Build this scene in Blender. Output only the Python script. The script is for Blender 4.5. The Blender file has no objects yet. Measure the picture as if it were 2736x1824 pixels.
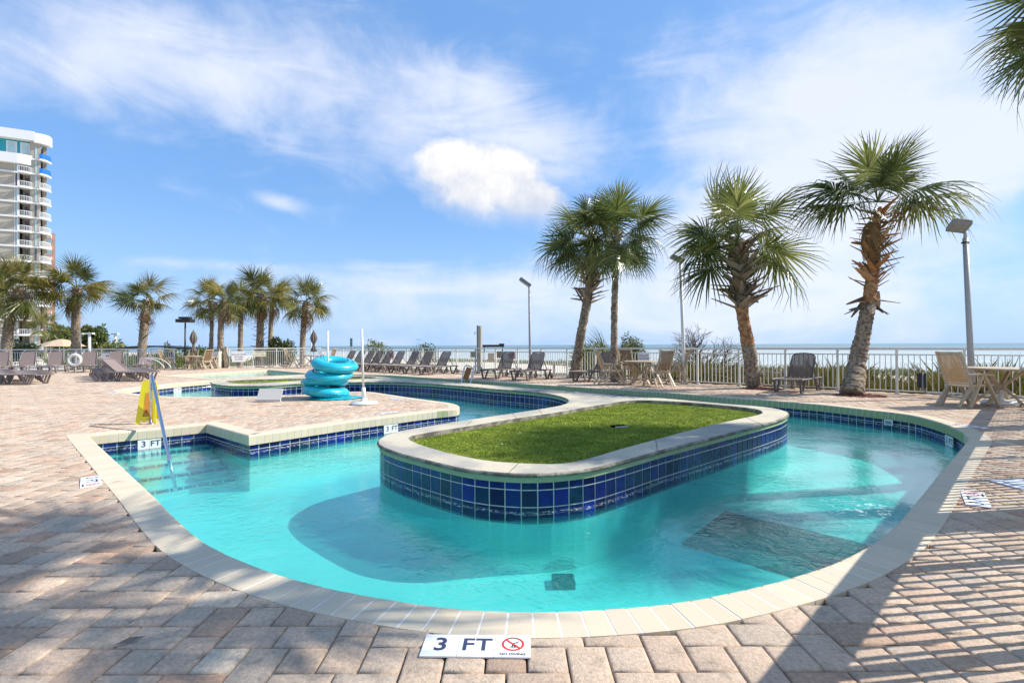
import bpy, bmesh, math, random
import numpy as np
from mathutils import Vector, Matrix, Euler, noise as mnoise
from math import sin, cos, pi, radians, sqrt, atan2
rnd = random.Random(7)
scene = bpy.context.scene
C = scene.collection

# ------------------------------------------------------------------ camera
F, CX, CY, H = 1340.0, 1368.0, 912.0, 1.27
CAM_ROT = Matrix.Rotation(radians(90) + math.atan(9.5/F), 3, 'X') @ Matrix.Rotation(-0.0045, 3, 'Z')
cam_d = bpy.data.cameras.new('camera'); cam = bpy.data.objects.new('camera', cam_d); C.objects.link(cam)
cam_d.sensor_width = 36; cam_d.lens = 36*F/2736; cam_d.clip_start = .05; cam_d.clip_end = 20000
cam.location = (0, 0, H); cam.rotation_euler = CAM_ROT.to_euler()
scene.camera = cam

# ------------------------------------------------------------------ light
SUN = Vector((.96, .13, .86)).normalized()
sun_el = math.asin(SUN.z); sun_az = math.atan2(SUN.x, SUN.y)
ld = bpy.data.lights.new('sun', 'SUN'); ld.energy = 4.6; ld.angle = radians(.53); ld.color = (1, .955, .89)
sun = bpy.data.objects.new('sun', ld); C.objects.link(sun)
sun.rotation_euler = SUN.to_track_quat('Z', 'Y').to_euler(); sun.location = (20, 3, 20)
scene.view_settings.view_transform = 'Standard'; scene.view_settings.look = 'None'
scene.view_settings.exposure = 0.54; scene.view_settings.gamma = 1.0
scene.view_settings.use_curve_mapping = False
scene.cycles.max_bounces = 8; scene.cycles.transparent_max_bounces = 16
scene.cycles.caustics_reflective = False; scene.cycles.caustics_refractive = False
scene.cycles.use_adaptive_sampling = True
scene.cycles.use_denoising = True

world = bpy.data.worlds.new('World'); scene.world = world; world.use_nodes = True
nt = world.node_tree; nt.nodes.clear()
class NT:
    def __init__(s, tree): s.t = tree
    def n(s, typ, inp=None, **kw):
        nd = s.t.nodes.new(typ)
        for k, v in kw.items(): setattr(nd, k, v)
        if inp:
            for k, v in inp.items():
                sock = nd.inputs[k]
                if isinstance(v, bpy.types.NodeSocket): s.t.links.new(v, sock)
                else: sock.default_value = v
        return nd
    def m(s, op, a, b=0.0, c=0.0, clamp=False):
        nd = s.n('ShaderNodeMath', {0: a, 1: b, 2: c}, operation=op); nd.use_clamp = clamp; return nd.outputs[0]
    def ramp(s, fac, stops, interp='LINEAR'):
        nd = s.n('ShaderNodeValToRGB', {0: fac}); cr = nd.color_ramp; cr.interpolation = interp
        while len(cr.elements) < len(stops): cr.elements.new(.5)
        for e, (p, c) in zip(cr.elements, stops):
            e.position = p; e.color = (c[0], c[1], c[2], 1) if not isinstance(c, (int, float)) else (c, c, c, 1)
        return nd.outputs[0]
    def mix(s, fac, a, b, mode='MIX'):
        nd = s.t.nodes.new('ShaderNodeMix'); nd.data_type = 'RGBA'; nd.blend_type = mode
        for i, v in ((0, fac), (6, a), (7, b)):
            if isinstance(v, bpy.types.NodeSocket): s.t.links.new(v, nd.inputs[i])
            elif i == 0: nd.inputs[0].default_value = v
            else: nd.inputs[i].default_value = (v[0], v[1], v[2], 1)
        return nd.outputs[2]
    def maprange(s, v, a, b, c=0., d=1., smooth=True):
        nd = s.n('ShaderNodeMapRange', {0: v, 1: a, 2: b, 3: c, 4: d}, interpolation_type='SMOOTHSTEP' if smooth else 'LINEAR')
        return nd.outputs[0]
    def noise(s, vec, scale, detail=4, rough=.55, dist=0., out=0):
        return s.n('ShaderNodeTexNoise', {'Vector': vec, 'Scale': scale, 'Detail': detail, 'Roughness': rough, 'Distortion': dist}).outputs[out]
w = NT(nt)
sky = w.n('ShaderNodeTexSky', sky_type='NISHITA'); sky.sun_disc = False
sky.sun_elevation = sun_el; sky.sun_rotation = sun_az; sky.air_density = 1.0; sky.dust_density = .6; sky.ozone_density = 2.0
tc = w.n('ShaderNodeTexCoord')
D = tc.outputs['Generated']
sx = w.n('ShaderNodeSeparateXYZ', {0: D})
X, Y, Z = sx.outputs
yy = w.m('MAXIMUM', Y, .04)
U = w.m('DIVIDE', X, yy); V = w.m('DIVIDE', Z, yy)
def blob(cu, cv, a, b, rot=0.):
    du = w.m('SUBTRACT', U, cu); dv = w.m('SUBTRACT', V, cv)
    c, s_ = cos(radians(rot)), sin(radians(rot))
    p = w.m('ADD', w.m('MULTIPLY', du, c/a), w.m('MULTIPLY', dv, s_/a))
    q = w.m('SUBTRACT', w.m('MULTIPLY', dv, c/b), w.m('MULTIPLY', du, s_/b))
    r2 = w.m('ADD', w.m('MULTIPLY', p, p), w.m('MULTIPLY', q, q))
    return w.m('SQRT', r2)
def soft(r): return w.maprange(r, 1.0, 0.0)
def addw(lst):
    acc = None
    for v, k in lst:
        t = w.m('MULTIPLY', v, k)
        acc = t if acc is None else w.m('ADD', acc, t)
    return acc
mp = w.n('ShaderNodeMapping', {'Vector': D, 'Rotation': (0, radians(20), 0), 'Scale': (2.0, 2.0, 7.2)})
n1 = w.noise(mp.outputs[0], 1.7, 8, .6, .9)
n1b = w.noise(D, 3.2, 7, .58, .4)
n1c = w.noise(D, 9, 6, .6, .3)
cov = addw([(soft(blob(-.85, .58, .62, .24, -12)), .46), (soft(blob(-.35, .50, .85, .27, -16)), .50), (soft(blob(-.0, .46, .30, .14, -35)), .30),
            (soft(blob(.72, .48, .72, .40, 0)), .84), (soft(blob(.85, .34, .60, .14, 14)), .5), (soft(blob(.45, .30, .35, .2, 30)), .22),
            (soft(blob(-.1, .12, 1.4, .10, 0)), .20), (soft(blob(.60, .20, .8, .16, 0)), .42),
            (soft(blob(-.462, .287, .09, .03, -14)), .5), (soft(blob(.3, .06, 1.5, .14, 0)), .46),
            (soft(blob(-.62, .165, .22, .02, -3)), .30), (soft(blob(-.28, .16, .25, .015, 0)), .12)])
back = w.maprange(Y, .1, -.1, 0, .30)
cov = w.m('ADD', cov, back)
nn = w.m('ADD', w.m('MULTIPLY', n1, .42), w.m('ADD', w.m('MULTIPLY', n1b, .36), w.m('MULTIPLY', n1c, .22)))
dens = w.m('ADD', w.m('MULTIPLY', w.m('SUBTRACT', nn, .5), 2.2), cov)
dens = w.maprange(dens, .06, .82, 0, .86)
# the one solid cumulus
n2 = w.noise(D, 7.5, 7, .55, .25)
r1 = blob(-.065, .322, .165, .085, -8); r2 = blob(-.125, .35, .085, .07, 0); r3 = blob(.03, .288, .12, .065, -20)
cm = w.m('MAXIMUM', w.m('MAXIMUM', w.m('SUBTRACT', 1, r1), w.m('SUBTRACT', 1, r2)), w.m('SUBTRACT', 1, r3))
n3 = w.noise(D, 26, 5, .6, .2)
cm = w.m('ADD', cm, w.m('ADD', w.m('MULTIPLY', w.m('SUBTRACT', n2, .5), .95), w.m('MULTIPLY', w.m('SUBTRACT', n3, .5), .38)))
edge = w.maprange(w.m('SUBTRACT', V, w.m('MULTIPLY', U, -.25)), .26, .36, .6, .22)
cum = w.m('DIVIDE', cm, edge, clamp=True)
low = w.maprange(V, .235, .30)
cum = w.m('MULTIPLY', cum, w.maprange(V, .21, .30, .25, 1))
skyc = w.mix(1.0, sky.outputs[0], (.98, 1.16, 1.22), 'MULTIPLY')
skyc = w.mix(w.maprange(Z, .0, .28, .72, 0), skyc, (5.2, 6.4, 7.9))
skyc = w.mix(.50, skyc, (1.9, 4.1, 8.6))
c1 = w.mix(dens, skyc, (6.9, 7.2, 8.1))
shade = w.mix(w.maprange(w.m('ADD', w.m('MULTIPLY', w.m('SUBTRACT', V, .25), 2.0), w.m('ADD', w.m('MULTIPLY', n2, .55), w.m('MULTIPLY', n3, .55))), .50, .90), (5.3, 5.7, 6.6), (7.9, 7.8, 7.7))
c2 = w.mix(cum, c1, shade)
bg = w.n('ShaderNodeBackground', {'Color': c2, 'Strength': .093})
out = w.n('ShaderNodeOutputWorld', {'Surface': bg.outputs[0]})

# ------------------------------------------------------------------ helpers
def ray(px, py):
    return CAM_ROT @ Vector(((px-CX)/F, -(py-CY)/F, -1.0))
def P(px, py, z=0.0):
    d = ray(px, py); t = (z-H)/d.z
    return Vector((d.x*t, d.y*t, z))
def Q(px, py, dist):
    d = ray(px, py); t = dist/d.y
    return Vector((d.x*t, dist, H+d.z*t))
def proj(p):
    v = CAM_ROT.inverted() @ (Vector(p)-Vector((0, 0, H)))
    if v.z > -.05: return None
    return (CX+F*v.x/-v.z, CY-F*v.y/-v.z)

def props(o, label=None, cat=None, group=None, kind=None):
    if label: o['label'] = label
    if cat: o['category'] = cat
    if group: o['group'] = group
    if kind: o['kind'] = kind
    return o
def link(name, me, parent=None, mat=None, loc=None, rot=None, **kw):
    o = bpy.data.objects.new(name, me); C.objects.link(o)
    if mat is not None and me is not None and not me.materials: me.materials.append(mat)
    if parent is not None: o.parent = parent
    if loc is not None: o.location = loc
    if rot is not None: o.rotation_euler = rot
    return props(o, **kw)
def thing(name, label, cat, loc=(0, 0, 0), rz=0, group=None):
    return link(name, None, loc=loc, rot=(0, 0, rz), label=label, cat=cat, group=group)
def copy_tree(o, parent=None):
    c = o.copy(); C.objects.link(c)
    if parent is not None: c.parent = parent
    for ch in list(o.children): copy_tree(ch, c)
    return c

class MB:
    def __init__(s): s.v = []; s.f = []; s.sm = []
    def add(s, vs, fs, smooth=False):
        b = len(s.v); s.v += [tuple(v) for v in vs]; s.f += [tuple(i+b for i in f) for f in fs]; s.sm += [smooth]*len(fs); return s
    def box(s, c, d, rot=None, bev=0.0):
        hx, hy, hz = d[0]/2, d[1]/2, d[2]/2
        pts = [Vector((sx_*hx, sy_*hy, sz_*hz)) for sz_ in (-1, 1) for sy_ in (-1, 1) for sx_ in (-1, 1)]
        if rot is not None:
            R = rot if isinstance(rot, Matrix) else Euler(rot).to_matrix()
            pts = [R @ p for p in pts]
        c = Vector(c)
        return s.add([p+c for p in pts], [(0, 2, 3, 1), (4, 5, 7, 6), (0, 1, 5, 4), (2, 6, 7, 3), (0, 4, 6, 2), (1, 3, 7, 5)])
    def bar(s, a, b, wx, wy, up=(0, 0, 1)):
        a, b = Vector(a), Vector(b); d = (b-a); L = d.length; d.normalize()
        u = Vector(up)
        if abs(d.dot(u)) > .98: u = Vector((1, 0, 0))
        x = d.cross(u).normalized(); y = x.cross(d)
        vs = []
        for p in (a, b):
            for sy_ in (-1, 1):
                for sx_ in (-1, 1): vs.append(p + x*sx_*wx/2 + y*sy_*wy/2)
        return s.add(vs, [(0, 2, 3, 1), (4, 5, 7, 6), (0, 1, 5, 4), (2, 6, 7, 3), (0, 4, 6, 2), (1, 3, 7, 5)])
    def tube(s, pts, r, n=8, closed=False, cap=True):
        pts = [Vector(p) for p in pts]; m = len(pts); rs = r if isinstance(r, (list, tuple)) else [r]*m
        b = len(s.v); ref = None
        for i, p in enumerate(pts):
            if closed: t = pts[(i+1) % m]-pts[i-1]
            else: t = pts[min(i+1, m-1)]-pts[max(i-1, 0)]
            if t.length < 1e-9: t = Vector((0, 0, 1))
            t.normalize()
            if ref is None:
                ref = Vector((0, 0, 1)) if abs(t.z) < .9 else Vector((1, 0, 0))
            x = t.cross(ref).normalized(); y = x.cross(t).normalized(); ref = y
            for k in range(n):
                a = 2*pi*k/n; s.v.append(tuple(p + (x*cos(a)+y*sin(a))*rs[i]))
        rng = m if closed else m-1
        for i in range(rng):
            j = (i+1) % m
            for k in range(n):
                k2 = (k+1) % n
                s.f.append((b+i*n+k, b+j*n+k, b+j*n+k2, b+i*n+k2)); s.sm.append(True)
        if cap and not closed:
            s.f.append(tuple(b+k for k in range(n))); s.sm.append(False)
            s.f.append(tuple(b+(m-1)*n+k for k in reversed(range(n)))); s.sm.append(False)
        return s
    def lathe(s, prof, n=24, c=(0, 0, 0), rfn=None, smooth=True):
        b = len(s.v); m = len(prof); c = Vector(c)
        for j, (r, z) in enumerate(prof):
            for k in range(n):
                a = 2*pi*k/n; rr = r*(rfn(a, j/(m-1)) if rfn else 1)
                s.v.append((c.x+rr*cos(a), c.y+rr*sin(a), c.z+z))
        for j in range(m-1):
            for k in range(n):
                k2 = (k+1) % n
                s.f.append((b+j*n+k, b+j*n+k2, b+(j+1)*n+k2, b+(j+1)*n+k)); s.sm.append(smooth)
        if prof[0][0] > 1e-4: s.f.append(tuple(b+k for k in reversed(range(n)))); s.sm.append(False)
        if prof[-1][0] > 1e-4: s.f.append(tuple(b+(m-1)*n+k for k in range(n))); s.sm.append(False)
        return s
    def extrude(s, prof, A, B, NA, NB, cap=True, smooth=False):
        """prof (t,z) swept from point A (away vector NA) to B"""
        m = len(prof); vs = []
        for (p, nn_) in ((A, NA), (B, NB)):
            for t, z in prof: vs.append((p[0]+nn_[0]*t, p[1]+nn_[1]*t, z))
        fs = [(k, (k+1) % m, m+(k+1) % m, m+k) for k in range(m)]
        if cap: fs += [tuple(reversed(range(m))), tuple(range(m, 2*m))]
        return s.add(vs, fs, smooth)
    def prism(s, poly, z0, z1):
        m = len(poly)
        vs = [(p[0], p[1], z0) for p in poly]+[(p[0], p[1], z1) for p in poly]
        return s.add(vs, [(k, (k+1) % m, m+(k+1) % m, m+k) for k in range(m)]+[tuple(reversed(range(m))), tuple(range(m, 2*m))])
    def mesh(s, name):
        me = bpy.data.meshes.new(name); me.from_pydata(s.v, [], s.f)
        me.polygons.foreach_set('use_smooth', s.sm); me.update(); return me
    def build(s, name, mat, parent=None, **kw):
        return link(name, s.mesh(name), parent, mat, **kw)
def fix_normals(me):
    bm = bmesh.new(); bm.from_mesh(me); bmesh.ops.recalc_face_normals(bm, faces=bm.faces); bm.to_mesh(me); bm.free(); return me

# ---- materials
MATS = {}
def mk(name, col, rough=.6, col2=None, nscale=6., bump=0., bscale=40., metal=0., spec=.5, coords='Object', detail=5, bdist=.01, lo=.35, hi=.65, rnd_val=0., weave=0., emit=None, trans=0., coat=0.):
    m = bpy.data.materials.new(name); m.use_nodes = True; t = NT(m.node_tree); m.node_tree.nodes.clear()
    tcn = t.n('ShaderNodeTexCoord'); vec = tcn.outputs[coords]
    base = None
    if col2 is not None:
        nz = t.noise(vec, nscale, detail, .6, .2)
        base = t.ramp(nz, [(lo, col), (hi, col2)])
    if rnd_val:
        g = t.n('ShaderNodeNewGeometry'); oi = t.n('ShaderNodeObjectInfo')
        rr = t.m('FRACT', t.m('ADD', g.outputs['Random Per Island'], oi.outputs['Random']))
        k = t.maprange(rr, 0, 1, 1-rnd_val, 1+rnd_val, False)
        if base is None:
            nd = t.n('ShaderNodeRGB'); nd.outputs[0].default_value = (*col, 1); base = nd.outputs[0]
        vm = t.n('ShaderNodeVectorMath', {0: base}, operation='SCALE'); t.t.links.new(k, vm.inputs['Scale']); base = vm.outputs[0]
    bs = t.n('ShaderNodeBsdfPrincipled', {'Roughness': rough, 'Metallic': metal, 'Specular IOR Level': spec})
    if coat: bs.inputs['Coat Weight'].default_value = coat
    if base is None: bs.inputs['Base Color'].default_value = (*col, 1)
    else: t.t.links.new(base, bs.inputs['Base Color'])
    if bump:
        bn = t.noise(vec, bscale, 4, .6)
        b = t.n('ShaderNodeBump', {'Height': bn, 'Strength': bump, 'Distance': bdist}); t.t.links.new(b.outputs[0], bs.inputs['Normal'])
    sh = bs.outputs[0]
    if trans:
        tr = t.n('ShaderNodeBsdfTranslucent')
        if base is None: tr.inputs[0].default_value = (*col, 1)
        else: t.t.links.new(base, tr.inputs[0])
        sh = t.n('ShaderNodeMixShader', {0: trans, 1: sh, 2: tr.outputs[0]}).outputs[0]
    if weave: sh = t.n('ShaderNodeMixShader', {0: weave, 1: sh, 2: t.n('ShaderNodeBsdfTransparent').outputs[0]}).outputs[0]
    t.n('ShaderNodeOutputMaterial', {'Surface': sh})
    MATS[name] = m
    return m
def piece_mat(name, stops, rough=.6, grain=.0, gscale=30., bump=0., bscale=60., bdist=.004, spec=.5, stain=None, stain_lo=.55, stain_hi=.7, stain_scale=1.2, coat=0., grim=None, scale_z=None):
    """colour per piece (random per island + per object) with fine grain in world position"""
    m = bpy.data.materials.new(name); m.use_nodes = True; t = NT(m.node_tree); m.node_tree.nodes.clear()
    g = t.n('ShaderNodeNewGeometry'); oi = t.n('ShaderNodeObjectInfo')
    pos = g.outputs['Position']
    rr = t.m('FRACT', t.m('ADD', g.outputs['Random Per Island'], oi.outputs['Random']))
    base = t.ramp(rr, stops)
    if grain:
        nz = t.noise(pos, gscale, 6, .65)
        f = t.maprange(nz, .3, .7, 1-grain, 1+grain, False)
        vm = t.n('ShaderNodeVectorMath', {0: base}, operation='SCALE'); t.t.links.new(f, vm.inputs['Scale']); base = vm.outputs[0]
    if stain:
        nz = t.noise(pos, stain_scale, 5, .6, .5)
        base = t.mix(t.maprange(nz, stain_lo, stain_hi), base, stain)
    if grim:
        nz = t.noise(pos, grim[1], 6, .7, .3)
        base = t.mix(t.maprange(nz, .5, .78, 0, grim[2]), base, grim[0])
    if scale_z:      # mineral scale left by the water line
        z_ = t.n('ShaderNodeSeparateXYZ', {0: pos}).outputs[2]
        d_ = t.m('ABSOLUTE', t.m('SUBTRACT', t.m('ADD', z_, t.m('MULTIPLY', t.m('SUBTRACT', t.noise(pos, 3., 4, .6), .5), .05)), scale_z))
        mp_ = t.n('ShaderNodeMapping', {'Vector': pos, 'Scale': (1, 1, 4.)}); nz = t.noise(mp_.outputs[0], 28, 5, .75)
        base = t.mix(t.m('MULTIPLY', t.maprange(d_, .022, .004), t.maprange(nz, .50, .60)), base, (.72, .74, .72))
    bs = t.n('ShaderNodeBsdfPrincipled', {'Base Color': base, 'Roughness': rough, 'Specular IOR Level': spec})
    if coat: bs.inputs['Coat Weight'].default_value = coat
    if bump:
        bn = t.noise(pos, bscale, 5, .65)
        b = t.n('ShaderNodeBump', {'Height': bn, 'Strength': bump, 'Distance': bdist}); t.t.links.new(b.outputs[0], bs.inputs['Normal'])
    t.n('ShaderNodeOutputMaterial', {'Surface': bs.outputs[0]})
    return m

M_paver = piece_mat('paver', [(0, (.41, .28, .195)), (.12, (.47, .34, .24)), (.3, (.55, .425, .31)), (.5, (.59, .44, .315)), (.65, (.47, .38, .29)), (.85, (.57, .41, .29)), (.94, (.49, .31, .21)), (1, (.65, .54, .40))], .88, .24, 55, .9, 110, .006, .15, stain=(.36, .32, .27), stain_scale=.7, stain_lo=.50, stain_hi=.9, grim=((.20, .165, .13), 7, .75))
M_joint = mk('joint_sand', (.16, .13, .11), .95, (.08, .065, .055), 12)
M_coping = piece_mat('coping', [(0, (.59, .49, .345)), (.5, (.64, .54, .385)), (1, (.58, .49, .36))], .75, .05, 60, .15, 120, .002, .25, grim=((.50, .45, .36), 3, .4))
M_copjoint = mk('coping_joint', (.80, .75, .68), .9, (.70, .64, .57), 10)
M_copface = mk('coping_face_shaded', (.44, .43, .24), .85, (.33, .36, .17), 9, .2, 60)
M_icoping = piece_mat('island_coping', [(0, (.56, .49, .36)), (1, (.56, .49, .36))], .8, .10, 25, .3, 80, .004, .25, stain=(.34, .32, .275), stain_scale=1.1, stain_lo=.38, stain_hi=.62, grim=((.30, .28, .24), 30, .35))
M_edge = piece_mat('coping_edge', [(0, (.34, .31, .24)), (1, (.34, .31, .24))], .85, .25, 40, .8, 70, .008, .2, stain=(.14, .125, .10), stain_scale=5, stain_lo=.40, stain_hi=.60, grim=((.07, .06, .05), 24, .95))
M_green = mk('green_band', (.40, .47, .27), .8, (.34, .42, .23), 8, .3, 60, bdist=.004)
M_tile = piece_mat('blue_tile', [(0, (.003, .007, .05)), (.3, (.003, .010, .09)), (.55, (.004, .013, .15)), (.8, (.004, .025, .06)), (1, (.006, .016, .22))], .16, .45, 12, .12, 25, .004, .45, scale_z=-.255)
M_grout = mk('grout', (.80, .80, .72), .9, (.70, .72, .64), 20)
M_plaster = mk('pool_plaster', (.62, .82, .74), .8, (.50, .76, .70), 1.5, lo=.3, hi=.7)
M_turf = None
M_white = mk('white_paint', (.78, .77, .72), .4, (.70, .69, .64), 9)
M_fencew = mk('fence_paint', (.74, .72, .64), .45, (.64, .62, .54), 15)
M_steel = mk('polished_steel', (.62, .62, .64), .16, metal=1.)
M_brownframe = mk('brown_resin', (.13, .10, .088), .45, (.17, .135, .12), 12)
M_brownsling = mk('brown_sling', (.15, .105, .085), .8, (.20, .145, .12), 30, .4, 400, trans=.15, weave=.12)
M_taupeframe = mk('taupe_resin', (.20, .16, .145), .45, (.26, .215, .195), 12)
M_taupesling = mk('taupe_sling', (.23, .17, .15), .8, (.27, .21, .19), 30, .4, 400, trans=.1)
M_resin = mk('tan_resin', (.50, .40, .27), .5, (.42, .33, .22), 9)
M_tansling = mk('tan_sling', (.24, .155, .08), .8, (.30, .20, .11), 18, .3, 300, trans=.25, weave=.08)
M_yellow = mk('yellow_plastic', (.86, .72, .02), .4, (.80, .66, .02), 5)
M_orange = mk('orange_print', (.75, .30, .03), .5)
M_dark = mk('dark_metal', (.02, .02, .022), .5)
M_grey = mk('grey_box', (.30, .30, .29), .6, (.22, .22, .21), 9)
M_teal = mk('vinyl_tube', (.008, .37, .46), .34, (.012, .44, .53), 5, .5, 14, bdist=.012, spec=.5, coat=.25)
M_black = mk('black_print', (.015, .015, .02), .6)
M_navy = mk('navy_print', (.035, .045, .10), .6)
M_red = mk('red_print', (.60, .03, .02), .6)
M_panelw = mk('panel_white', (.56, .53, .48), .6)
M_signw = mk('sign_white', (.80, .80, .78), .5)
M_tilew = mk('marker_tile', (.80, .79, .76), .35)
M_signy = mk('sign_yellow', (.75, .72, .48), .5)
M_pole = mk('painted_pole', (.40, .40, .38), .5, (.34, .34, .32), 20)
M_umb = mk('umbrella_cloth', (.14, .12, .10), .9, (.20, .17, .14), 8)
M_sand = mk('sand', (.66, .58, .46), .95, (.58, .50, .39), .8, .3, 8, bdist=.03)
M_lidg = mk('lid_grey', (.52, .56, .60), .6, (.46, .50, .54), 8)

def piece_rand(): return rnd.random()

# ---- 2D polylines
def smooth_loop(pts, corners=(), sub=6):
    """Catmull-Rom closed loop; indices in corners stay sharp"""
    n = len(pts); out = []; cidx = []
    for i in range(n):
        p0, p1, p2, p3 = pts[i-1], pts[i], pts[(i+1) % n], pts[(i+2) % n]
        if i in corners: p0 = p1+(p1-p2); cidx.append(len(out))
        if (i+1) % n in corners: p3 = p2+(p2-p1)
        for k in range(sub):
            t = k/sub
            out.append(.5*((2*p1)+(p2-p0)*t+(2*p0-5*p1+4*p2-p3)*t*t+(3*p1-p0-3*p2+p3)*t**3))
    return out, cidx
def area2(l): return sum(l[i-1].x*l[i].y-l[i].x*l[i-1].y for i in range(len(l)))/2
def resample(l, cidx, step):
    n = len(l)
    if not cidx: cidx = [0]
    out = []; oc = []
    for a, c in enumerate(cidx):
        e = cidx[(a+1) % len(cidx)]
        seg = [l[c]]; i = c
        while True:
            i = (i+1) % n; seg.append(l[i])
            if i == e: break
        L = [0.]
        for k in range(1, len(seg)): L.append(L[-1]+(seg[k]-seg[k-1]).length)
        m = max(1, round(L[-1]/step)); oc.append(len(out)); k = 0
        for q in range(m):
            s_ = L[-1]*q/m
            while L[k+1] < s_: k += 1
            f = (s_-L[k])/max(1e-9, L[k+1]-L[k]); out.append(seg[k].lerp(seg[k+1], f))
    return out, oc
def away_normals(l, sign):
    n = len(l); out = []
    for i in range(n):
        a = (l[i]-l[i-1]); b = (l[(i+1) % n]-l[i]); a = Vector((a.x, a.y)).normalized(); b = Vector((b.x, b.y)).normalized()
        na = Vector((a.y, -a.x)); nb = Vector((b.y, -b.x)); m = (na+nb)
        if m.length < .2: m = na
        m.normalize(); k = 1/max(.5, m.dot(na)); out.append(m*k*sign)
    return out
def v2(l): return [Vector((p[0], p[1])) for p in l]
def inside(pt, poly):
    x, y = pt[0], pt[1]; c = False; n = len(poly); j = n-1
    for i in range(n):
        if (poly[i][1] > y) != (poly[j][1] > y) and x < (poly[j][0]-poly[i][0])*(y-poly[i][1])/(poly[j][1]-poly[i][1])+poly[i][0]: c = not c
        j = i
    return c
def inside_np(PX, PY, poly):
    c = np.zeros(PX.shape, bool); n = len(poly); j = n-1
    for i in range(n):
        xi, yi = poly[i][0], poly[i][1]; xj, yj = poly[j][0], poly[j][1]
        if yi != yj:
            c ^= ((yi > PY) != (yj > PY)) & (PX < (xj-xi)*(PY-yi)/(yj-yi)+xi)
        j = i
    return c
def fill(name, outer, holes, z, mat, parent=None, **kw):
    bm = bmesh.new()
    for lp in [outer]+list(holes):
        vs = [bm.verts.new((p[0], p[1], z)) for p in lp]
        for i in range(len(vs)): bm.edges.new((vs[i-1], vs[i]))
    bmesh.ops.triangle_fill(bm, use_beauty=True, use_dissolve=False, edges=bm.edges[:])
    for f in bm.faces:
        if f.normal.z < 0: f.normal_flip()
    me = bpy.data.meshes.new(name); bm.to_mesh(me); bm.free()
    return link(name, me, parent, mat, **kw)
# ------------------------------------------------------------------ pool outlines (traced, projected to their real planes)
WATER = -.30; FLOOR = -.80; ITOP = .11
Rpx = [(236.5,1161.6),(263,1186),(351,1266),(416,1326),(462,1372),(531,1432.5),(600,1472),(693,1511),(785,1541),(900,1570),(1053,1597),(1206,1618),(1359,1627.5),(1512,1626),(1665,1618),(1800,1604.5),(1900,1588),(2005,1565),(2110,1538.5),(2215,1504),(2294,1467.6),(2347,1436),(2399,1391),(2452,1331),(2504,1268),(2541,1226),(2572,1190),(2586,1170),(2568,1152),(2517,1130),(2427,1107),(2300,1092),(2200,1081),(2094,1072),(2018,1066.5),(1941,1061),(1845,1053),(1750,1046.5),(1652,1040),(1499,1030.6),(1380,1023.5),(1301,1018),(1209,1012),(1124,1007),(1030,1001.5),(930,1000),(819,1003),(700,1009.5),(561,1017),(480,1023),(400,1031),(345,1037),(329,1042),(345,1047.5),(400,1055),(477,1059),(564,1060),(685,1058),(800,1054),(900,1047),(983,1046),(1039,1053),(1090,1060.6),(1141,1067.4),(1192,1074),(1218,1079),(1228,1085),(1222,1090.5),(1209,1092.5),(1158,1097.5),(1056,1110),(920,1127),(664,1163),(550,1132)]
Rc = [P(x, y) for x, y in Rpx]
nR = len(Rc)
Rcorn = {0, nR-2, nR-1}
Rs, Rci = smooth_loop([Vector((p.x, p.y)) for p in Rc], Rcorn)
sgnR = 1 if area2(Rs) > 0 else -1      # outward normal sign
Opx = [(1007,1181),(1018,1192),(1056,1207),(1107,1221),(1184,1240),(1260,1255),(1357,1264),(1439,1265.4),(1516,1260),(1581,1251.4),(1663,1232),(1772,1202),(1854,1181),(1949,1157),(2030,1136),(2085,1120),(2103,1112),(2109,1105.5),(2103,1099),(2075,1091),(2018,1084),(1941,1078),(1845,1069.5),(1750,1061.6),(1652,1055),(1499,1042.5),(1380,1034),(1320,1029),(1209,1020),(1124,1014),(1039,1008),(988,1004.5),(910,1003.5),(819,1006),(700,1010.5),(610,1014.5),(570,1018),(561,1021),(572,1025.5),(600,1029),(629,1030.5),(713,1029.5),(808,1024),(930,1020.6),(1039,1020),(1141,1024),(1226,1030),(1320,1038.5),(1416,1046),(1467,1052),(1505,1061),(1518,1070.5),(1505,1080),(1467,1088),(1416,1096),(1326,1109.5),(1221,1125),(1143,1137.5),(1060,1152),(1016,1169)]
Os, Oci = smooth_loop([Vector(P(x, y, ITOP)[:2]) for x, y in Opx], ())
sgnO = -1 if area2(Os) > 0 else 1      # points into the island
G1px = [(1090,1171),(1107,1181),(1133,1191),(1209,1212),(1311,1231),(1439,1238.6),(1516,1236),(1581,1222),(1663,1198),(1772,1168.4),(1854,1146.7),(1962,1121.5),(2017,1110),(2038,1101.8),(2018,1092),(1941,1083),(1845,1075),(1780,1071),(1735,1069),(1694,1069),(1652,1073),(1601,1081.6),(1550,1090),(1482,1102),(1380,1117),(1260,1136.6),(1158,1153),(1107,1162)]
G1, _ = smooth_loop([Vector(P(x, y, ITOP)[:2]) for x, y in G1px], ())
G2px = [(603,1017.5),(612,1021),(640,1024.5),(713,1022),(808,1017),(945,1013),(1000,1009.5),(1006,1008),(985,1006),(945,1005.5),(890,1007),(808,1010.5),(713,1013),(640,1015.5)]
G2, _ = smooth_loop([Vector(P(x, y, ITOP)[:2]) for x, y in G2px], ())
# the second, rectangular pool further back
B2 = [Vector((-14.9, 22.0)), Vector((-11.9, 20.0)), Vector((-8.9, 22.7)), Vector((-13.1, 26.9))]

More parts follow.
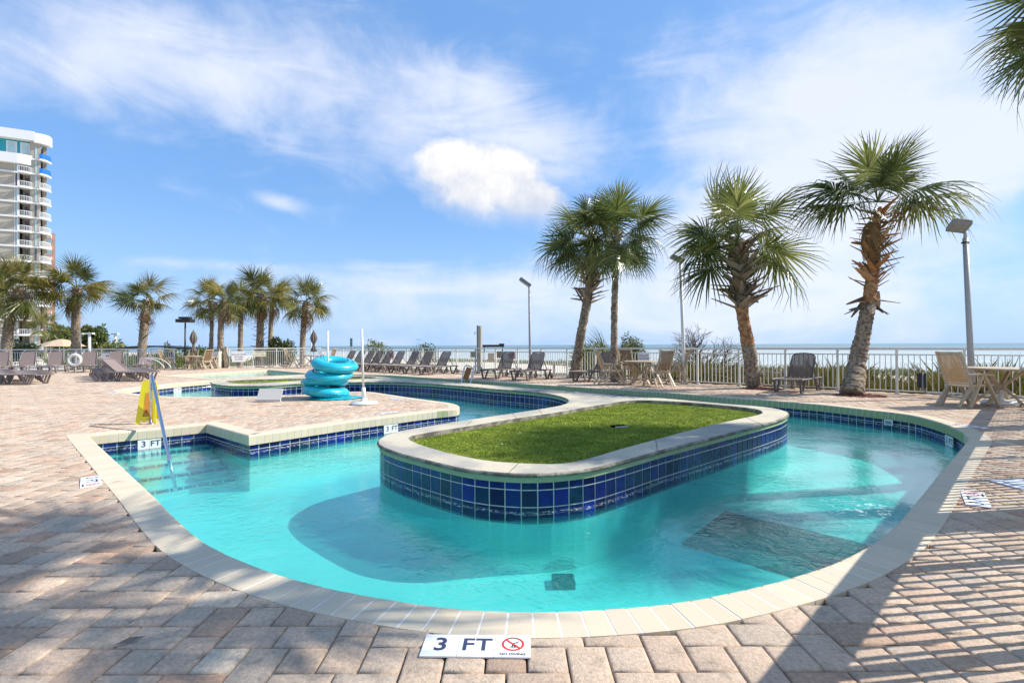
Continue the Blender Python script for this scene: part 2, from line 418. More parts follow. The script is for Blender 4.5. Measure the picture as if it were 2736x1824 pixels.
# ------------------------------------------------------------------ fence lines
FA = Vector((11.62, 11.0)); FDIR = (Vector((-12.1, 32.0))-FA).normalized(); FB = FA+FDIR*((Vector((-12.1, 32.0))-FA).length)
FN = Vector((-FDIR.y, FDIR.x));  FN = FN if FN.dot(Vector((1, 1))) > 0 else -FN   # towards the sea
FC = Vector((2.36, 2.08))-Vector((1, .93)).normalized()*2.6
FL1 = Vector((-16.6, 29.4)); FL2a = Vector((-19.9, 29.6)); FL2b = Vector((-36, 26.4))
deck_poly = [FA+FN*.25, FB+FN*.25, Vector((-16.6, 29.8)), Vector((-20, 30.2)), Vector((-36.5, 26.8)), Vector((-36, -6)), Vector((-3.0, -6)), FC+Vector((.3, -.3)), FA+Vector((.35, -.1))]

# ------------------------------------------------------------------ deck base + pavers
Rloop, Rlc = resample(Rs, Rci, .2)
RN = away_normals(Rloop, sgnR)
Rhole = [p+n*.12 for p, n in zip(Rloop, RN)]
mulch_c = [P(2296, 1056), P(2036, 1038)]
deck = fill('deck', deck_poly, [Rhole, B2], -.03, M_joint, kind='structure')

u = .0833; jt = .0075
X0, Y0 = -1.112, 2.135
cells = []   # (x0,y0,w,h) in units relative, y up;
base_cell = [(0, -3, 2, 3), (2, -2, 2, 2), (4, -2, 2, 3), (6, -2, 2, 2), (2, -4, 3, 2), (5, -4, 3, 2)]
XS, YS, WS, HS = [], [], [], []
for a in range(-70, 40):
    for b in range(-110, 30):
        ox = a*8+b*4; oy = -b*4
        for (cx_, cy_, w_, h_) in base_cell:
            x = X0+(ox+cx_)*u; y = Y0+(oy+cy_)*u
            if -24 < x < 12.6 and .3 < y < 33.0: XS.append(x); YS.append(y); WS.append(w_*u); HS.append(h_*u)
XS, YS, WS, HS = map(np.array, (XS, YS, WS, HS))
cxs, cys = XS+WS/2, YS+HS/2
big = [p+n*.16 for p, n in zip(Rloop, RN)]
keep = inside_np(cxs, cys, [d*1.0 for d in deck_poly]) & ~inside_np(cxs, cys, big)
b2c = sum(B2, Vector((0, 0)))/4
keep &= ~inside_np(cxs, cys, [b2c+(p-b2c)*1.05 for p in B2])
far = cys > 16     # beyond about 16 m the joints drop under a pixel: bigger share left out of view
for m_ in mulch_c: keep &= ((cxs-m_.x)**2+((cys-m_.y)*1.2)**2) > .55**2
XS, YS, WS, HS, cxs, cys = [q[keep] for q in (XS, YS, WS, HS, cxs, cys)]
N = len(XS); nr = np.random.RandomState(3)
dz = nr.uniform(-.0015, .0015, N)
# score for the ones that show largest
pxs = F*cxs/np.maximum(cys, .3)+CX; pys = CY+9.5+F*1.27/np.maximum(cys, .3)
vis = (pxs > -30) & (pxs < 2766) & (pys < 1860)
score = np.where(vis, WS*HS/np.maximum(cys, .3)**3, 0)
order = np.argsort(-score); top = set(order[:300].tolist())
def paver_mesh(w_, h_, name):
    a, b_ = w_/2-jt/2, h_/2-jt/2; e = .014
    mb = MB(); vs = []
    for (q, z) in ((0, -.05), (0, -.0075), (e*.5, -.002), (e, 0)):
        for sx_, sy_ in ((-1, -1), (1, -1), (1, 1), (-1, 1)): vs.append((sx_*(a-q), sy_*(b_-q), z))
    fs = []
    for L in range(3):
        for k in range(4): fs.append((L*4+k, L*4+(k+1) % 4, L*4+4+(k+1) % 4, L*4+4+k))
    fs.append((12, 13, 14, 15)); mb.add(vs, fs)
    mb.sm = [True]*len(mb.f); mb.sm[-1] = True
    me = mb.mesh(name); me.materials.append(M_paver); return me
PM = {(2, 2): paver_mesh(2*u, 2*u, 'paver_square'), (3, 2): paver_mesh(3*u, 2*u, 'paver_long'), (2, 3): paver_mesh(2*u, 3*u, 'paver_upright')}
for i in order[:300]:
    key = (int(round(WS[i]/u)), int(round(HS[i]/u)))
    o = link('paver', PM[key], deck, loc=(cxs[i], cys[i], dz[i]-.003), rot=(nr.normal(0, .006), nr.normal(0, .006), nr.normal(0, .004)))
rest = order[300:]
TV = []; 
for (q, z) in ((0, -.02), (0, -.0075), (1, 0)):
    for sx_, sy_ in ((-1, -1), (1, -1), (1, 1), (-1, 1)): TV.append((sx_, sy_, q, z))
TV = np.array(TV); TF = [(L*4+k, L*4+(k+1) % 4, L*4+4+(k+1) % 4, L*4+4+k) for L in range(2) for k in range(4)]+[(8, 9, 10, 11)]
TF = np.array(TF)
rx, ry, rw, rh = cxs[rest], cys[rest], WS[rest]/2-jt/2, HS[rest]/2-jt/2
tilt_x = nr.normal(0, .007, len(rest)); tilt_y = nr.normal(0, .007, len(rest))
vx = TV[None, :, 0]*(rw[:, None]-TV[None, :, 2]*.013); vy = TV[None, :, 1]*(rh[:, None]-TV[None, :, 2]*.013)
vz = TV[None, :, 3]+dz[rest][:, None]-.003+vx*tilt_x[:, None]+vy*tilt_y[:, None]
co = np.stack([vx+rx[:, None], vy+ry[:, None], vz], -1).reshape(-1, 3)
fc = (TF[None]+np.arange(len(rest))[:, None, None]*12).reshape(-1, 4)
me = bpy.data.meshes.new('paver_field')
me.vertices.add(len(co)); me.vertices.foreach_set('co', co.astype(np.float32).ravel())
me.loops.add(len(fc)*4); me.loops.foreach_set('vertex_index', fc.astype(np.int32).ravel())
me.polygons.add(len(fc)); me.polygons.foreach_set('loop_start', (np.arange(len(fc))*4).astype(np.int32)); me.polygons.foreach_set('loop_total', np.full(len(fc), 4, np.int32))
me.polygons.foreach_set('use_smooth', np.full(len(fc), False)); me.update(calc_edges=True); me.validate()
link('paver_field', me, deck, M_paver, kind='stuff')

# ------------------------------------------------------------------ coping of the big pool
pool = fill('swimming_pool', [p+n*.028 for p, n in zip(Rloop, RN)], [], FLOOR, M_plaster, kind='structure')
def strip(mb, prof, loop, nrm):
    m = len(loop)
    for i in range(m):
        j = (i+1) % m; mb.extrude(prof, loop[i], loop[j], nrm[i], nrm[j], cap=False)
# submerged and backing wall
mb = MB()
for i in range(len(Rloop)):
    j = (i+1) % len(Rloop)
    a, b_, na, nb = Rloop[i], Rloop[j], RN[i], RN[j]
    a1, b1 = a+na*.028, b_+nb*.028
    mb.add([(a1.x, a1.y, FLOOR), (b1.x, b1.y, FLOOR), (b1.x, b1.y, -.38), (a1.x, a1.y, -.38)], [(0, 1, 2, 3)])
mb.build('basin_wall', M_plaster, pool)
mb = MB()
for i in range(len(Rloop)):
    j = (i+1) % len(Rloop)
    a, b_, na, nb = Rloop[i], Rloop[j], RN[i], RN[j]
    a1, b1 = a+na*.0245, b_+nb*.0245
    mb.add([(a1.x, a1.y, -.38), (b1.x, b1.y, -.38), (b1.x, b1.y, -.14), (a1.x, a1.y, -.14)], [(0, 1, 2, 3)])
mb.build('grout_bed', M_grout, pool)
Cl, Clc = resample(Rs, Rci, .113)
CN = away_normals(Cl, sgnR)
prof = [(.232, -.06), (.232, 0), (.028, 0), (.014, -.004), (.004, -.014), (0, -.028), (0, -.146), (.05, -.146), (.05, -.06)]
profj = [(.229, -.06), (.229, -.0014), (.028, -.0014), (.008, -.012), (.0035, -.028), (.0035, -.143), (.05, -.143), (.05, -.06)]
mj = MB(); strip(mj, profj, Cl, CN); mj.build('coping_joint', M_copjoint, pool)
bricks = []
for i in range(len(Cl)):
    j = (i+1) % len(Cl); mid = (Cl[i]+Cl[j])/2; e = .042
    A, B = Cl[i].lerp(Cl[j], e), Cl[j].lerp(Cl[i], e)
    NA, NB = CN[i].lerp(CN[j], e), CN[j].lerp(CN[i], e)
    pr = proj((mid.x, mid.y, 0)); ok = pr and -40 < pr[0] < 2780 and 0 < pr[1] < 1860
    bricks.append(((mid.length if ok else 99+mid.length), A, B, NA, NB, mid))
bricks.sort(key=lambda q: q[0])
def mat_co(me):
    me.materials.append(M_coping); return me
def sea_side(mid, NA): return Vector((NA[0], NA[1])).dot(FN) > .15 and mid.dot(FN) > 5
def tint_shaded(me):      # sea-side upright faces: shade and green water bounce painted into the colour
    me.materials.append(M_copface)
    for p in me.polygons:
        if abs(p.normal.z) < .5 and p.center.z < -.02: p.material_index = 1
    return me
for k, (d_, A, B, NA, NB, mid) in enumerate(bricks[:300]):
    b_ = MB(); z_ = rnd.uniform(-.0012, .0012)
    b_.extrude([(t, z+z_) for t, z in prof], A-mid, B-mid, NA, NB)
    me_ = fix_normals(mat_co(b_.mesh('coping_brick')))
    if sea_side(mid, NA): tint_shaded(me_)
    link('coping_brick', me_, pool, loc=(mid.x, mid.y, 0))
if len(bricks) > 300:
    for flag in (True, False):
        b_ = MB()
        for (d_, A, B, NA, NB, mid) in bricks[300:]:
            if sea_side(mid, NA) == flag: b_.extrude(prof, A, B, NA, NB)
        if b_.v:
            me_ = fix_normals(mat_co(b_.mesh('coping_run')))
            if flag: tint_shaded(me_)
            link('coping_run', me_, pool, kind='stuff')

# ---- glazed tile pieces
def tile_mesh(w_, h_):
    a, b_ = w_/2, h_/2; e = .004
    vs = [(-a, .0, -b_), (a, .0, -b_), (a, .0, b_), (-a, .0, b_), (-a, -.002, -b_), (a, -.002, -b_), (a, -.002, b_), (-a, -.002, b_),
          (-a+e, -.004, -b_+e), (a-e, -.004, -b_+e), (a-e, -.004, b_-e), (-a+e, -.004, b_-e)]
    fs = [(3, 2, 1, 0), (8, 9, 10, 11)]
    for k in range(4):
        k2 = (k+1) % 4; fs += [(k, k2, 4+k2, 4+k), (4+k, 4+k2, 8+k2, 8+k)]
    return vs, fs
def lay_tiles(parent, loop, nrm, rows, inset, skip=None, limit=300):
    """rows: list of (z_top, height). away normals nrm; tile front faces -nrm"""
    meshes = {}; cand = []
    for i in range(len(loop)):
        j = (i+1) % len(loop); A = loop[i]+nrm[i]*inset; B = loop[j]+nrm[j]*inset
        mid = (A+B)/2; L = (B-A).length; d = (B-A).normalized(); nn_ = Vector((d.y, -d.x))
        if nn_.dot(nrm[i]) > 0: d = -d; nn_ = -nn_     # nn_ = front direction
        face = (-Vector((mid.x, mid.y))).normalized().dot(nn_)
        for r_i, (zt, h_) in enumerate(rows):
            zc = zt-h_/2
            if skip and skip(mid, r_i): continue
            pr = proj((mid.x, mid.y, zc)); ok = pr and -20 < pr[0] < 2756 and 0 < pr[1] < 1830 and face > 0
            sc = face*L*h_/mid.length_squared if ok else 0
            cand.append((sc, mid, d, nn_, L, zc, h_))
    cand.sort(key=lambda q: -q[0])
    b_ = MB()
    for k, (sc, mid, d, nn_, L, zc, h_) in enumerate(cand):
        wq = round(L-.010, 3); jx = rnd.gauss(0, .004)
        R = Matrix(((d.x, -nn_.x, 0), (d.y, -nn_.y, 0), (0, 0, 1))) @ Euler((rnd.gauss(0, .006), 0, jx)).to_matrix()
        if k < limit and sc > 0:
            key = (wq, h_)
            if key not in meshes:
                q = MB(); q.add(*tile_mesh(wq, h_)); mm = q.mesh('glazed_tile'); mm.materials.append(M_tile); meshes[key] = mm
            o = link('glazed_tile', meshes[key], parent); o.matrix_local = Matrix.Translation((mid.x, mid.y, zc)) @ R.to_4x4()
        else:
            vs, fs = tile_mesh(wq, h_); b_.add([R @ Vector(v)+Vector((mid.x, mid.y, zc)) for v in vs], fs)
    if b_.v: b_.build('glazed_tile_run', M_tile, parent, kind='stuff')
Tl, Tlc = resample(Rs, Rci, .157); TN = away_normals(Tl, sgnR)
lay_tiles(pool, Tl, TN, [(-.149, .061), (-.219, .149)], .023)

# ------------------------------------------------------------------ island
Ol, _ = resample(Os, [], .12); ON = away_normals(Ol, sgnO)
G1l, _ = resample(G1, [], .1); G2l, _ = resample(G2, [], .15)
Oin = [p+n*.022 for p, n in zip(Ol, ON)]
island = fill('pool_island', Oin, [G1l, G2l], ITOP, M_icoping, kind='structure')
mb = MB()     # rounded stained nose of the coping
nose = [(.022, 0), (.010, -.004), (.002, -.013), (0, -.022), (.004, -.034), (.03, -.038)]
for i in range(len(Ol)):
    j = (i+1) % len(Ol); b0 = len(mb.v)
    for p, n in ((Ol[i], ON[i]), (Ol[j], ON[j])):
        for t, z in nose: mb.v.append((p.x+n.x*t, p.y+n.y*t, ITOP+z))
    for k in range(len(nose)-1): mb.f.append((b0+k, b0+k+1, b0+len(nose)+k+1, b0+len(nose)+k)); mb.sm.append(True)
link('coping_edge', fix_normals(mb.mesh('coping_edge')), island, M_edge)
mb = MB()
for i in range(len(Ol)):
    j = (i+1) % len(Ol)
    a, b_ = Ol[i]+ON[i]*.028, Ol[j]+ON[j]*.028
    mb.add([(a.x, a.y, .020), (b_.x, b_.y, .020), (b_.x, b_.y, ITOP-.034), (a.x, a.y, ITOP-.034)], [(0, 1, 2, 3)])
link('painted_band', fix_normals(mb.mesh('painted_band')), island, M_green)
mb = MB(); mb2 = MB()
for i in range(len(Ol)):
    j = (i+1) % len(Ol)
    a, b_ = Ol[i]+ON[i]*.0375, Ol[j]+ON[j]*.0375
    mb.add([(a.x, a.y, -.36), (b_.x, b_.y, -.36), (b_.x, b_.y, .05), (a.x, a.y, .05)], [(0, 1, 2, 3)])
    mb2.add([(a.x, a.y, FLOOR), (b_.x, b_.y, FLOOR), (b_.x, b_.y, -.36), (a.x, a.y, -.36)], [(0, 1, 2, 3)])
mb.build('grout_bed', M_grout, island); mb2.build('submerged_wall', M_plaster, island)
ITl, _ = resample(Os, [], .157); ITN = away_normals(ITl, sgnO)
lay_tiles(island, ITl, ITN, [(.018, .061), (-.052, .147), (-.208, .147)], .036, limit=300)
# cut joints in the concrete coping: thin recessed lines drawn as dark grooves
mb = MB()
for (a, b_) in (((1357, 1264), (1388, 1235)), ((1246, 1136), (1262, 1122)), ((1380, 1117), (1369, 1103)), ((1757, 1205), (1752, 1174)), ((2036, 1134), (1995, 1115)), ((1450, 1107), (1440, 1094))):
    A, B = P(*a, ITOP+.0015), P(*b_, ITOP+.0015); mb.bar(A, B, .006, .002)
mb.build('control_joint', M_joint, island)
# turf: shallow inner kerb + green sheet + blades
def inner_wall(loop, z0, z1):
    b_ = MB()
    for i in range(len(loop)):
        a, c = loop[i-1], loop[i]; b_.add([(a.x, a.y, z0), (c.x, c.y, z0), (c.x, c.y, z1), (a.x, a.y, z1)], [(0, 1, 2, 3)])
    return b_
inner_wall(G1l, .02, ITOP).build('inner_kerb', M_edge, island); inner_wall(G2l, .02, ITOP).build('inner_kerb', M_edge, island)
m = bpy.data.materials.new('turf'); m.use_nodes = True; t = NT(m.node_tree); m.node_tree.nodes.clear()
g = t.n('ShaderNodeNewGeometry'); pos = g.outputs['Position']
nz = t.noise(pos, 3.5, 5, .65); rr = g.outputs['Random Per Island']
col = t.ramp(t.m('ADD', t.m('MULTIPLY', nz, .75), t.m('MULTIPLY', rr, .3)), [(.25, (.12, .17, .012)), (.5, (.27, .35, .020)), (.75, (.50, .55, .08))])
bs = t.n('ShaderNodeBsdfPrincipled', {'Base Color': col, 'Roughness': .65, 'Specular IOR Level': .3})
bn = t.noise(pos, 160, 3, .7); bp = t.n('ShaderNodeBump', {'Height': bn, 'Strength': .9, 'Distance': .02}); t.t.links.new(bp.outputs[0], bs.inputs['Normal'])
t.n('ShaderNodeOutputMaterial', {'Surface': bs.outputs[0]}); M_turf = m
def turf(loop, n, name, hgt, wid):
    sheet = fill('turf_bed', loop, [], .045, M_turf, island)
    xs = [p.x for p in loop]; ys = [p.y for p in loop]; r = np.random.RandomState(5)
    px_ = r.uniform(min(xs), max(xs), n*2); py_ = r.uniform(min(ys), max(ys), n*2)
    k = inside_np(px_, py_, loop); px_, py_ = px_[k][:n], py_[k][:n]; n = len(px_)
    a = r.uniform(0, 2*pi, n); h_ = hgt*r.uniform(.4, 1.1, n); lx, ly = r.normal(0, .9, n)*h_, r.normal(0, .9, n)*h_
    w_ = wid*r.uniform(.7, 1.3, n)
    v = np.zeros((n, 3, 3)); v[:, 0] = np.stack([px_-np.cos(a)*w_, py_-np.sin(a)*w_, np.full(n, .045)], -1)
    v[:, 1] = np.stack([px_+np.cos(a)*w_, py_+np.sin(a)*w_, np.full(n, .045)], -1)
    v[:, 2] = np.stack([px_+lx, py_+ly, .045+h_], -1)
    me = bpy.data.meshes.new(name); me.from_pydata(v.reshape(-1, 3).tolist(), [], [(3*i, 3*i+1, 3*i+2) for i in range(n)])
    link(name, me, None, M_turf, kind='stuff', cat='turf', label='artificial grass on the pool island' if hgt > .024 else 'artificial grass strip on the far arm of the island')
turf(G1l, 110000, 'artificial_grass', .015, .0042)
turf(G2l, 30000, 'artificial_grass', .022, .008)

# ------------------------------------------------------------------ pool fittings under water
M_mosaic = piece_mat('dark_mosaic', [(0, (.004, .035, .04)), (.5, (.008, .075, .07)), (1, (.004, .02, .03))], .4, .25, 40)
mz = MB()
qa, qb = Vector(P(1820, 1455, FLOOR)[:2]), Vector(P(1937, 1368, FLOOR)[:2])
qc = qb+(Vector(P(2157, 1420, FLOOR)[:2])-qb)*2.0; qd = qa+(Vector(P(2100, 1538, FLOOR)[:2])-qa)*1.7
n1_, n2_ = 10, 14
for i in range(n1_):
    for j in range(n2_):
        f0, f1, g0, g1 = i/n1_+.004, (i+1)/n1_-.004, j/n2_+.003, (j+1)/n2_-.003
        def bl(f, g): return qa.lerp(qb, f).lerp(qd.lerp(qc, f), g)
        q = [bl(f0, g0), bl(f1, g0), bl(f1, g1), bl(f0, g1)]
        if inside(q[0], Rloop) and inside(q[2], Rloop): mz.prism(q, FLOOR+.004, FLOOR+.02)
link('floor_tile_panel', fix_normals(mz.mesh('floor_tile_panel')), pool, M_mosaic, kind='stuff')
mb = MB(); c = P(1505, 1562, FLOOR); mb.box((c.x, c.y, FLOOR+.03), (.19, .17, .06))
for k in range(6): mb.box((c.x-.075+k*.03, c.y, FLOOR+.064), (.010, .15, .008))
mb.build('floor_drain', M_mosaic, pool)
# steps in the corner nook
S1, S2, S3 = Rc[0], Rc[-1], Rc[-2]
sd = (S3-S2); sd.z = 0; sd.normalize(); sw = (S2-S1); 
for k in range(4):
    zt = [-.335, -.45, -.57, -.69][k]; a = S1+sd*(.02+k*.30); b_ = S2+sd*(.02+k*.30)
    a2, b2_ = a+sd*.30, b_+sd*.30; a3 = a+sw.normalized()*.0; 
    if k: a = a-sw.normalized()*.0
    poly = [(p.x, p.y) for p in (a, b_, b2_, a2)]
    st = MB().prism(poly, FLOOR, zt); link('pool_step', fix_normals(st.mesh('pool_step')), pool, M_plaster)
    e = MB(); ee = a2-sd*.05; ef = b2_-sd*.05
    nseg = 9
    for q in range(nseg):
        f0, f1 = q/nseg+.006, (q+1)/nseg-.006
        e.prism([(p.x, p.y) for p in (ee.lerp(ef, f0), ee.lerp(ef, f1), a2.lerp(b2_, f1)+sd*.004, a2.lerp(b2_, f0)+sd*.004)], zt-.03, zt+.004)
    link('step_edge_tile', fix_normals(e.mesh('step_edge_tile')), pool, M_tile, kind='stuff')

# ------------------------------------------------------------------ water
def water_mat(name, tint, milk, milkcol, bump, foam=None):
    m = bpy.data.materials.new(name); m.use_nodes = True; t = NT(m.node_tree); m.node_tree.nodes.clear()
    g = t.n('ShaderNodeNewGeometry'); pos = g.outputs['Position']
    a1 = t.noise(pos, 2.6, 3, .55, .6); a2 = t.noise(pos, 9, 3, .6, .8); a3 = t.noise(pos, 26, 3, .6, .3)
    agit = t.noise(pos, .55, 2, .5)
    agm = t.maprange(agit, .4, .65, .35, 1.25)
    hgt = t.m('MULTIPLY', t.m('ADD', t.m('ADD', t.m('MULTIPLY', a1, .50), t.m('MULTIPLY', a2, .42)), t.m('MULTIPLY', a3, .16)), agm)
    # whirl of foam where the jet breaks the surface
    fr = t.n('ShaderNodeVectorMath', {0: pos, 1: (3.35, 4.85, WATER)}, operation='DISTANCE').outputs['Value']
    fm = t.maprange(fr, .65, .1)
    fm2 = t.n('ShaderNodeVectorMath', {0: pos, 1: (1.3, 4.6, WATER)}, operation='DISTANCE').outputs['Value']
    jet = t.noise(pos, 16, 5, .7, 1.2)
    hgt = t.m('ADD', hgt, t.m('MULTIPLY', t.m('MULTIPLY', fm, jet), 1.3))
    bp = t.n('ShaderNodeBump', {'Height': hgt, 'Strength': 1.0, 'Distance': bump})
    dt = t.n('ShaderNodeVectorMath', {0: g.outputs['Incoming'], 1: bp.outputs[0]}, operation='DOT_PRODUCT').outputs['Value']
    om = t.m('SUBTRACT', 1.0, t.m('ABSOLUTE', dt), clamp=True)
    fzv = t.m('ADD', .025, t.m('MULTIPLY', .975, t.m('POWER', om, 4.3)))    # Schlick, the same from both sides
    tr = t.n('ShaderNodeBsdfTransparent', {0: (*tint, 1)})
    mn = t.noise(pos, 1.1, 4, .6, .6)
    df = t.n('ShaderNodeBsdfDiffuse', {0: (*milkcol, 1), 'Normal': bp.outputs[0]})
    bp2 = t.n('ShaderNodeBump', {'Height': hgt, 'Strength': 1.0, 'Distance': bump*2.5})
    rf = t.n('ShaderNodeBsdfRefraction', {0: (*tint, 1), 'IOR': 1.06, 'Roughness': 0.02, 'Normal': bp2.outputs[0]})
    tr = t.n('ShaderNodeMixShader', {0: .25, 1: tr.outputs[0], 2: rf.outputs[0]})
    body = t.n('ShaderNodeMixShader', {0: t.maprange(mn, .3, .7, milk*.5, milk*1.5), 1: tr.outputs[0], 2: df.outputs[0]})
    gl = t.n('ShaderNodeBsdfGlossy', {'Color': (1, 1, 1, 1), 'Roughness': .03, 'Normal': bp.outputs[0]})
    sh = t.n('ShaderNodeMixShader', {0: fzv, 1: body.outputs[0], 2: gl.outputs[0]})
    if foam:
        ff = t.m('MULTIPLY', fm, t.maprange(jet, .5, .68))
        wd = t.n('ShaderNodeBsdfDiffuse', {0: (.8, .85, .86, 1)})
        sh = t.n('ShaderNodeMixShader', {0: t.m('MULTIPLY', ff, .55), 1: sh.outputs[0], 2: wd.outputs[0]})
    t.n('ShaderNodeOutputMaterial', {'Surface': sh.outputs[0]})
    return m
M_water = water_mat('pool_water', (.36, .93, .91), .065, (.025, .66, .68), .024, True)
fill('water', [p+n*.02 for p, n in zip(Rloop, RN)], [], WATER, M_water, kind='structure')

# ------------------------------------------------------------------ far rectangular pool
pool2 = fill('small_pool', B2, [], -.8, M_plaster, kind='structure')
fill('small_pool_water', B2, [], -.10, M_water, kind='structure')
Bl, _c = resample(B2, [0, 1, 2, 3], .3); s2 = 1 if area2(Bl) > 0 else -1; BN = away_normals(Bl, s2)
mb = MB()
for i in range(len(Bl)): 
    j = (i+1) % len(Bl); A, B = Bl[i].lerp(Bl[j], .015), Bl[j].lerp(Bl[i], .015)
    mb.extrude([(.42, -.05), (.42, .004), (.02, .004), (0, -.02), (0, -.10), (.06, -.10)], A, B, BN[i], BN[j])
link('coping_run', fix_normals(mat_co(mb.mesh('coping_run'))), pool2, kind='stuff')
mb = MB()
for i in range(len(Bl)):
    j = (i+1) % len(Bl); a, b_ = Bl[i]+BN[i]*.02, Bl[j]+BN[j]*.02
    mb.add([(a.x, a.y, -.8), (b_.x, b_.y, -.8), (b_.x, b_.y, -.09), (a.x, a.y, -.09)], [(0, 1, 2, 3)])
mb.build('basin_wall', M_plaster, pool2)

# ------------------------------------------------------------------ beach, dunes, sea, land
def prof_z(n):      # height of the ground against distance seaward of the fence
    pts = [(-80, -.35), (0, -.35), (6, -.7), (14, -1.3), (24, -1.6), (30, -1.15), (34, -1.05), (38, -1.5), (48, -2.2), (70, -3.6), (90, -4.2)]
    for (a, za), (b_, zb) in zip(pts, pts[1:]):
        if n <= b_: f = (n-a)/(b_-a); f = f*f*(3-2*f); return za+(zb-za)*f
    return -4.2
base = FA
S_R = [-220+i*4 for i in range(86)]+[130+i*20 for i in range(30)]
N_R = [-200, -60, -30, -10, -.5+.0, 2, 4, 6, 9, 12, 15, 18, 21, 24, 26, 28, 30, 32, 34, 36, 38, 41, 44, 48, 52, 58, 64, 70, 80, 90]
vs = []; fs = []
for i, s_ in enumerate(S_R):
    for j, n_ in enumerate(N_R):
        p = base+FDIR*s_+FN*n_; z = prof_z(n_)
        if n_ > 8: z += .25*mnoise.noise(Vector((p.x*.12, p.y*.12, 0)))+.08*mnoise.noise(Vector((p.x*.5, p.y*.5, 3)))
        if n_ < -.4: z = -1.4
        vs.append((p.x, p.y, z))
for i in range(len(S_R)-1):
    for j in range(len(N_R)-1):
        a = i*len(N_R)+j; fs.append((a, a+1, a+len(N_R)+1, a+len(N_R)))
sand = MB(); sand.add(vs, fs, True); link('beach', fix_normals(sand.mesh('beach')), None, M_sand, kind='structure')
m = bpy.data.materials.new('sea'); m.use_nodes = True; t = NT(m.node_tree); m.node_tree.nodes.clear()
g = t.n('ShaderNodeNewGeometry'); pos = g.outputs['Position']
mpn = t.n('ShaderNodeMapping', {'Vector': pos, 'Rotation': (0, 0, -atan2(FDIR.y, FDIR.x)), 'Scale': (.25, 1, 1)})
wv = t.noise(mpn.outputs[0], .25, 6, .6, .5)
far_ = t.n('ShaderNodeVectorMath', {0: pos}, operation='LENGTH').outputs['Value']
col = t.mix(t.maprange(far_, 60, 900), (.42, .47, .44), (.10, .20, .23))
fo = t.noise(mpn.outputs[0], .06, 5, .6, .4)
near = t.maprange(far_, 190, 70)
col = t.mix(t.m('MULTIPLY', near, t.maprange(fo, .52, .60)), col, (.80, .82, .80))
bs = t.n('ShaderNodeBsdfPrincipled', {'Base Color': col, 'Roughness': .35, 'Specular IOR Level': .35})
bp = t.n('ShaderNodeBump', {'Height': wv, 'Strength': .8, 'Distance': .5}); t.t.links.new(bp.outputs[0], bs.inputs['Normal'])
t.n('ShaderNodeOutputMaterial', {'Surface': bs.outputs[0]})
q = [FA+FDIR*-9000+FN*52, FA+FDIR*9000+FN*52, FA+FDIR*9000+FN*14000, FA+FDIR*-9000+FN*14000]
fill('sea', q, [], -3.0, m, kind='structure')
# ------------------------------------------------------------------ text helper
def text_mesh(s, size, name='text', align='CENTER', ext=.0008, spacing=1.0, bold=.0):
    cu = bpy.data.curves.new('txt', 'FONT'); cu.body = s; cu.size = size; cu.align_x = align; cu.align_y = 'CENTER'
    cu.extrude = ext; cu.space_character = spacing; cu.offset = bold; cu.resolution_u = 3; cu.space_line = .95
    ob = bpy.data.objects.new('txt', cu); C.objects.link(ob)
    dg = bpy.context.evaluated_depsgraph_get(); me = bpy.data.meshes.new_from_object(ob.evaluated_get(dg))
    bpy.data.objects.remove(ob); bpy.data.curves.remove(cu); me.name = name; me.materials.clear(); return me

# ------------------------------------------------------------------ fences
M_fshade = M_fencew
BAL = {}
def fence(name, label, a, b, z0=0., top=1.16, bay=1.29, nb=10, mat=M_fencew, wrail=.07, posts=None, limit=300):
    t = thing(name, label, 'fence', (a.x, a.y, z0), atan2((b-a).y, (b-a).x))
    L = (b-a).length
    MB().box((L/2, 0, top-.03), (L+.06, wrail, .055)).build('top_rail', mat, t)
    MB().box((L/2, 0, top-.175), (L, wrail*.55, .03)).build('mid_rail', mat, t)
    MB().box((L/2, 0, .075), (L, .034, .03)).build('bottom_rail', mat, t)
    n = max(1, round(L/bay)); bl = L/n
    pm = MB().box((0, 0, (top-.06)/2), (.055, .055, top-.061)).box((0, 0, .01), (.11, .11, .02)).mesh('post')
    for i in range(n+1): link('post', pm, t, mat, loc=(min(L-.03, max(.03, i*bl)), 0, 0))
    bh = top-.19-.09
    key = (round(bh, 3), mat.name)
    if key not in BAL: BAL[key] = MB().box((0, 0, bh/2), (.019, .019, bh)).mesh('baluster'); BAL[key].materials.append(mat)
    k = 0
    for i in range(n):
        for j in range(1, nb+1):
            link('baluster', BAL[key], t, loc=(i*bl+bl*j/(nb+1), 0, .09)); k += 1
    return t
fence('sea_fence', 'long white metal railing between the paved deck and the sea', FA, FB)
fence('side_fence', 'white metal railing near the camera that throws striped shade on the coping', FC, FA-(FA-FC).normalized()*.05, nb=10, wrail=.12)
fence('white_fence', 'bright white railing with the no diving notice, behind the small pool', FL1, FB-FDIR*.1+Vector((-.1, -.15)), mat=M_white, nb=11)
fence('white_fence', 'bright white railing behind the brown loungers at the apartment tower side', FL2b, FL2a, mat=M_white, nb=10)

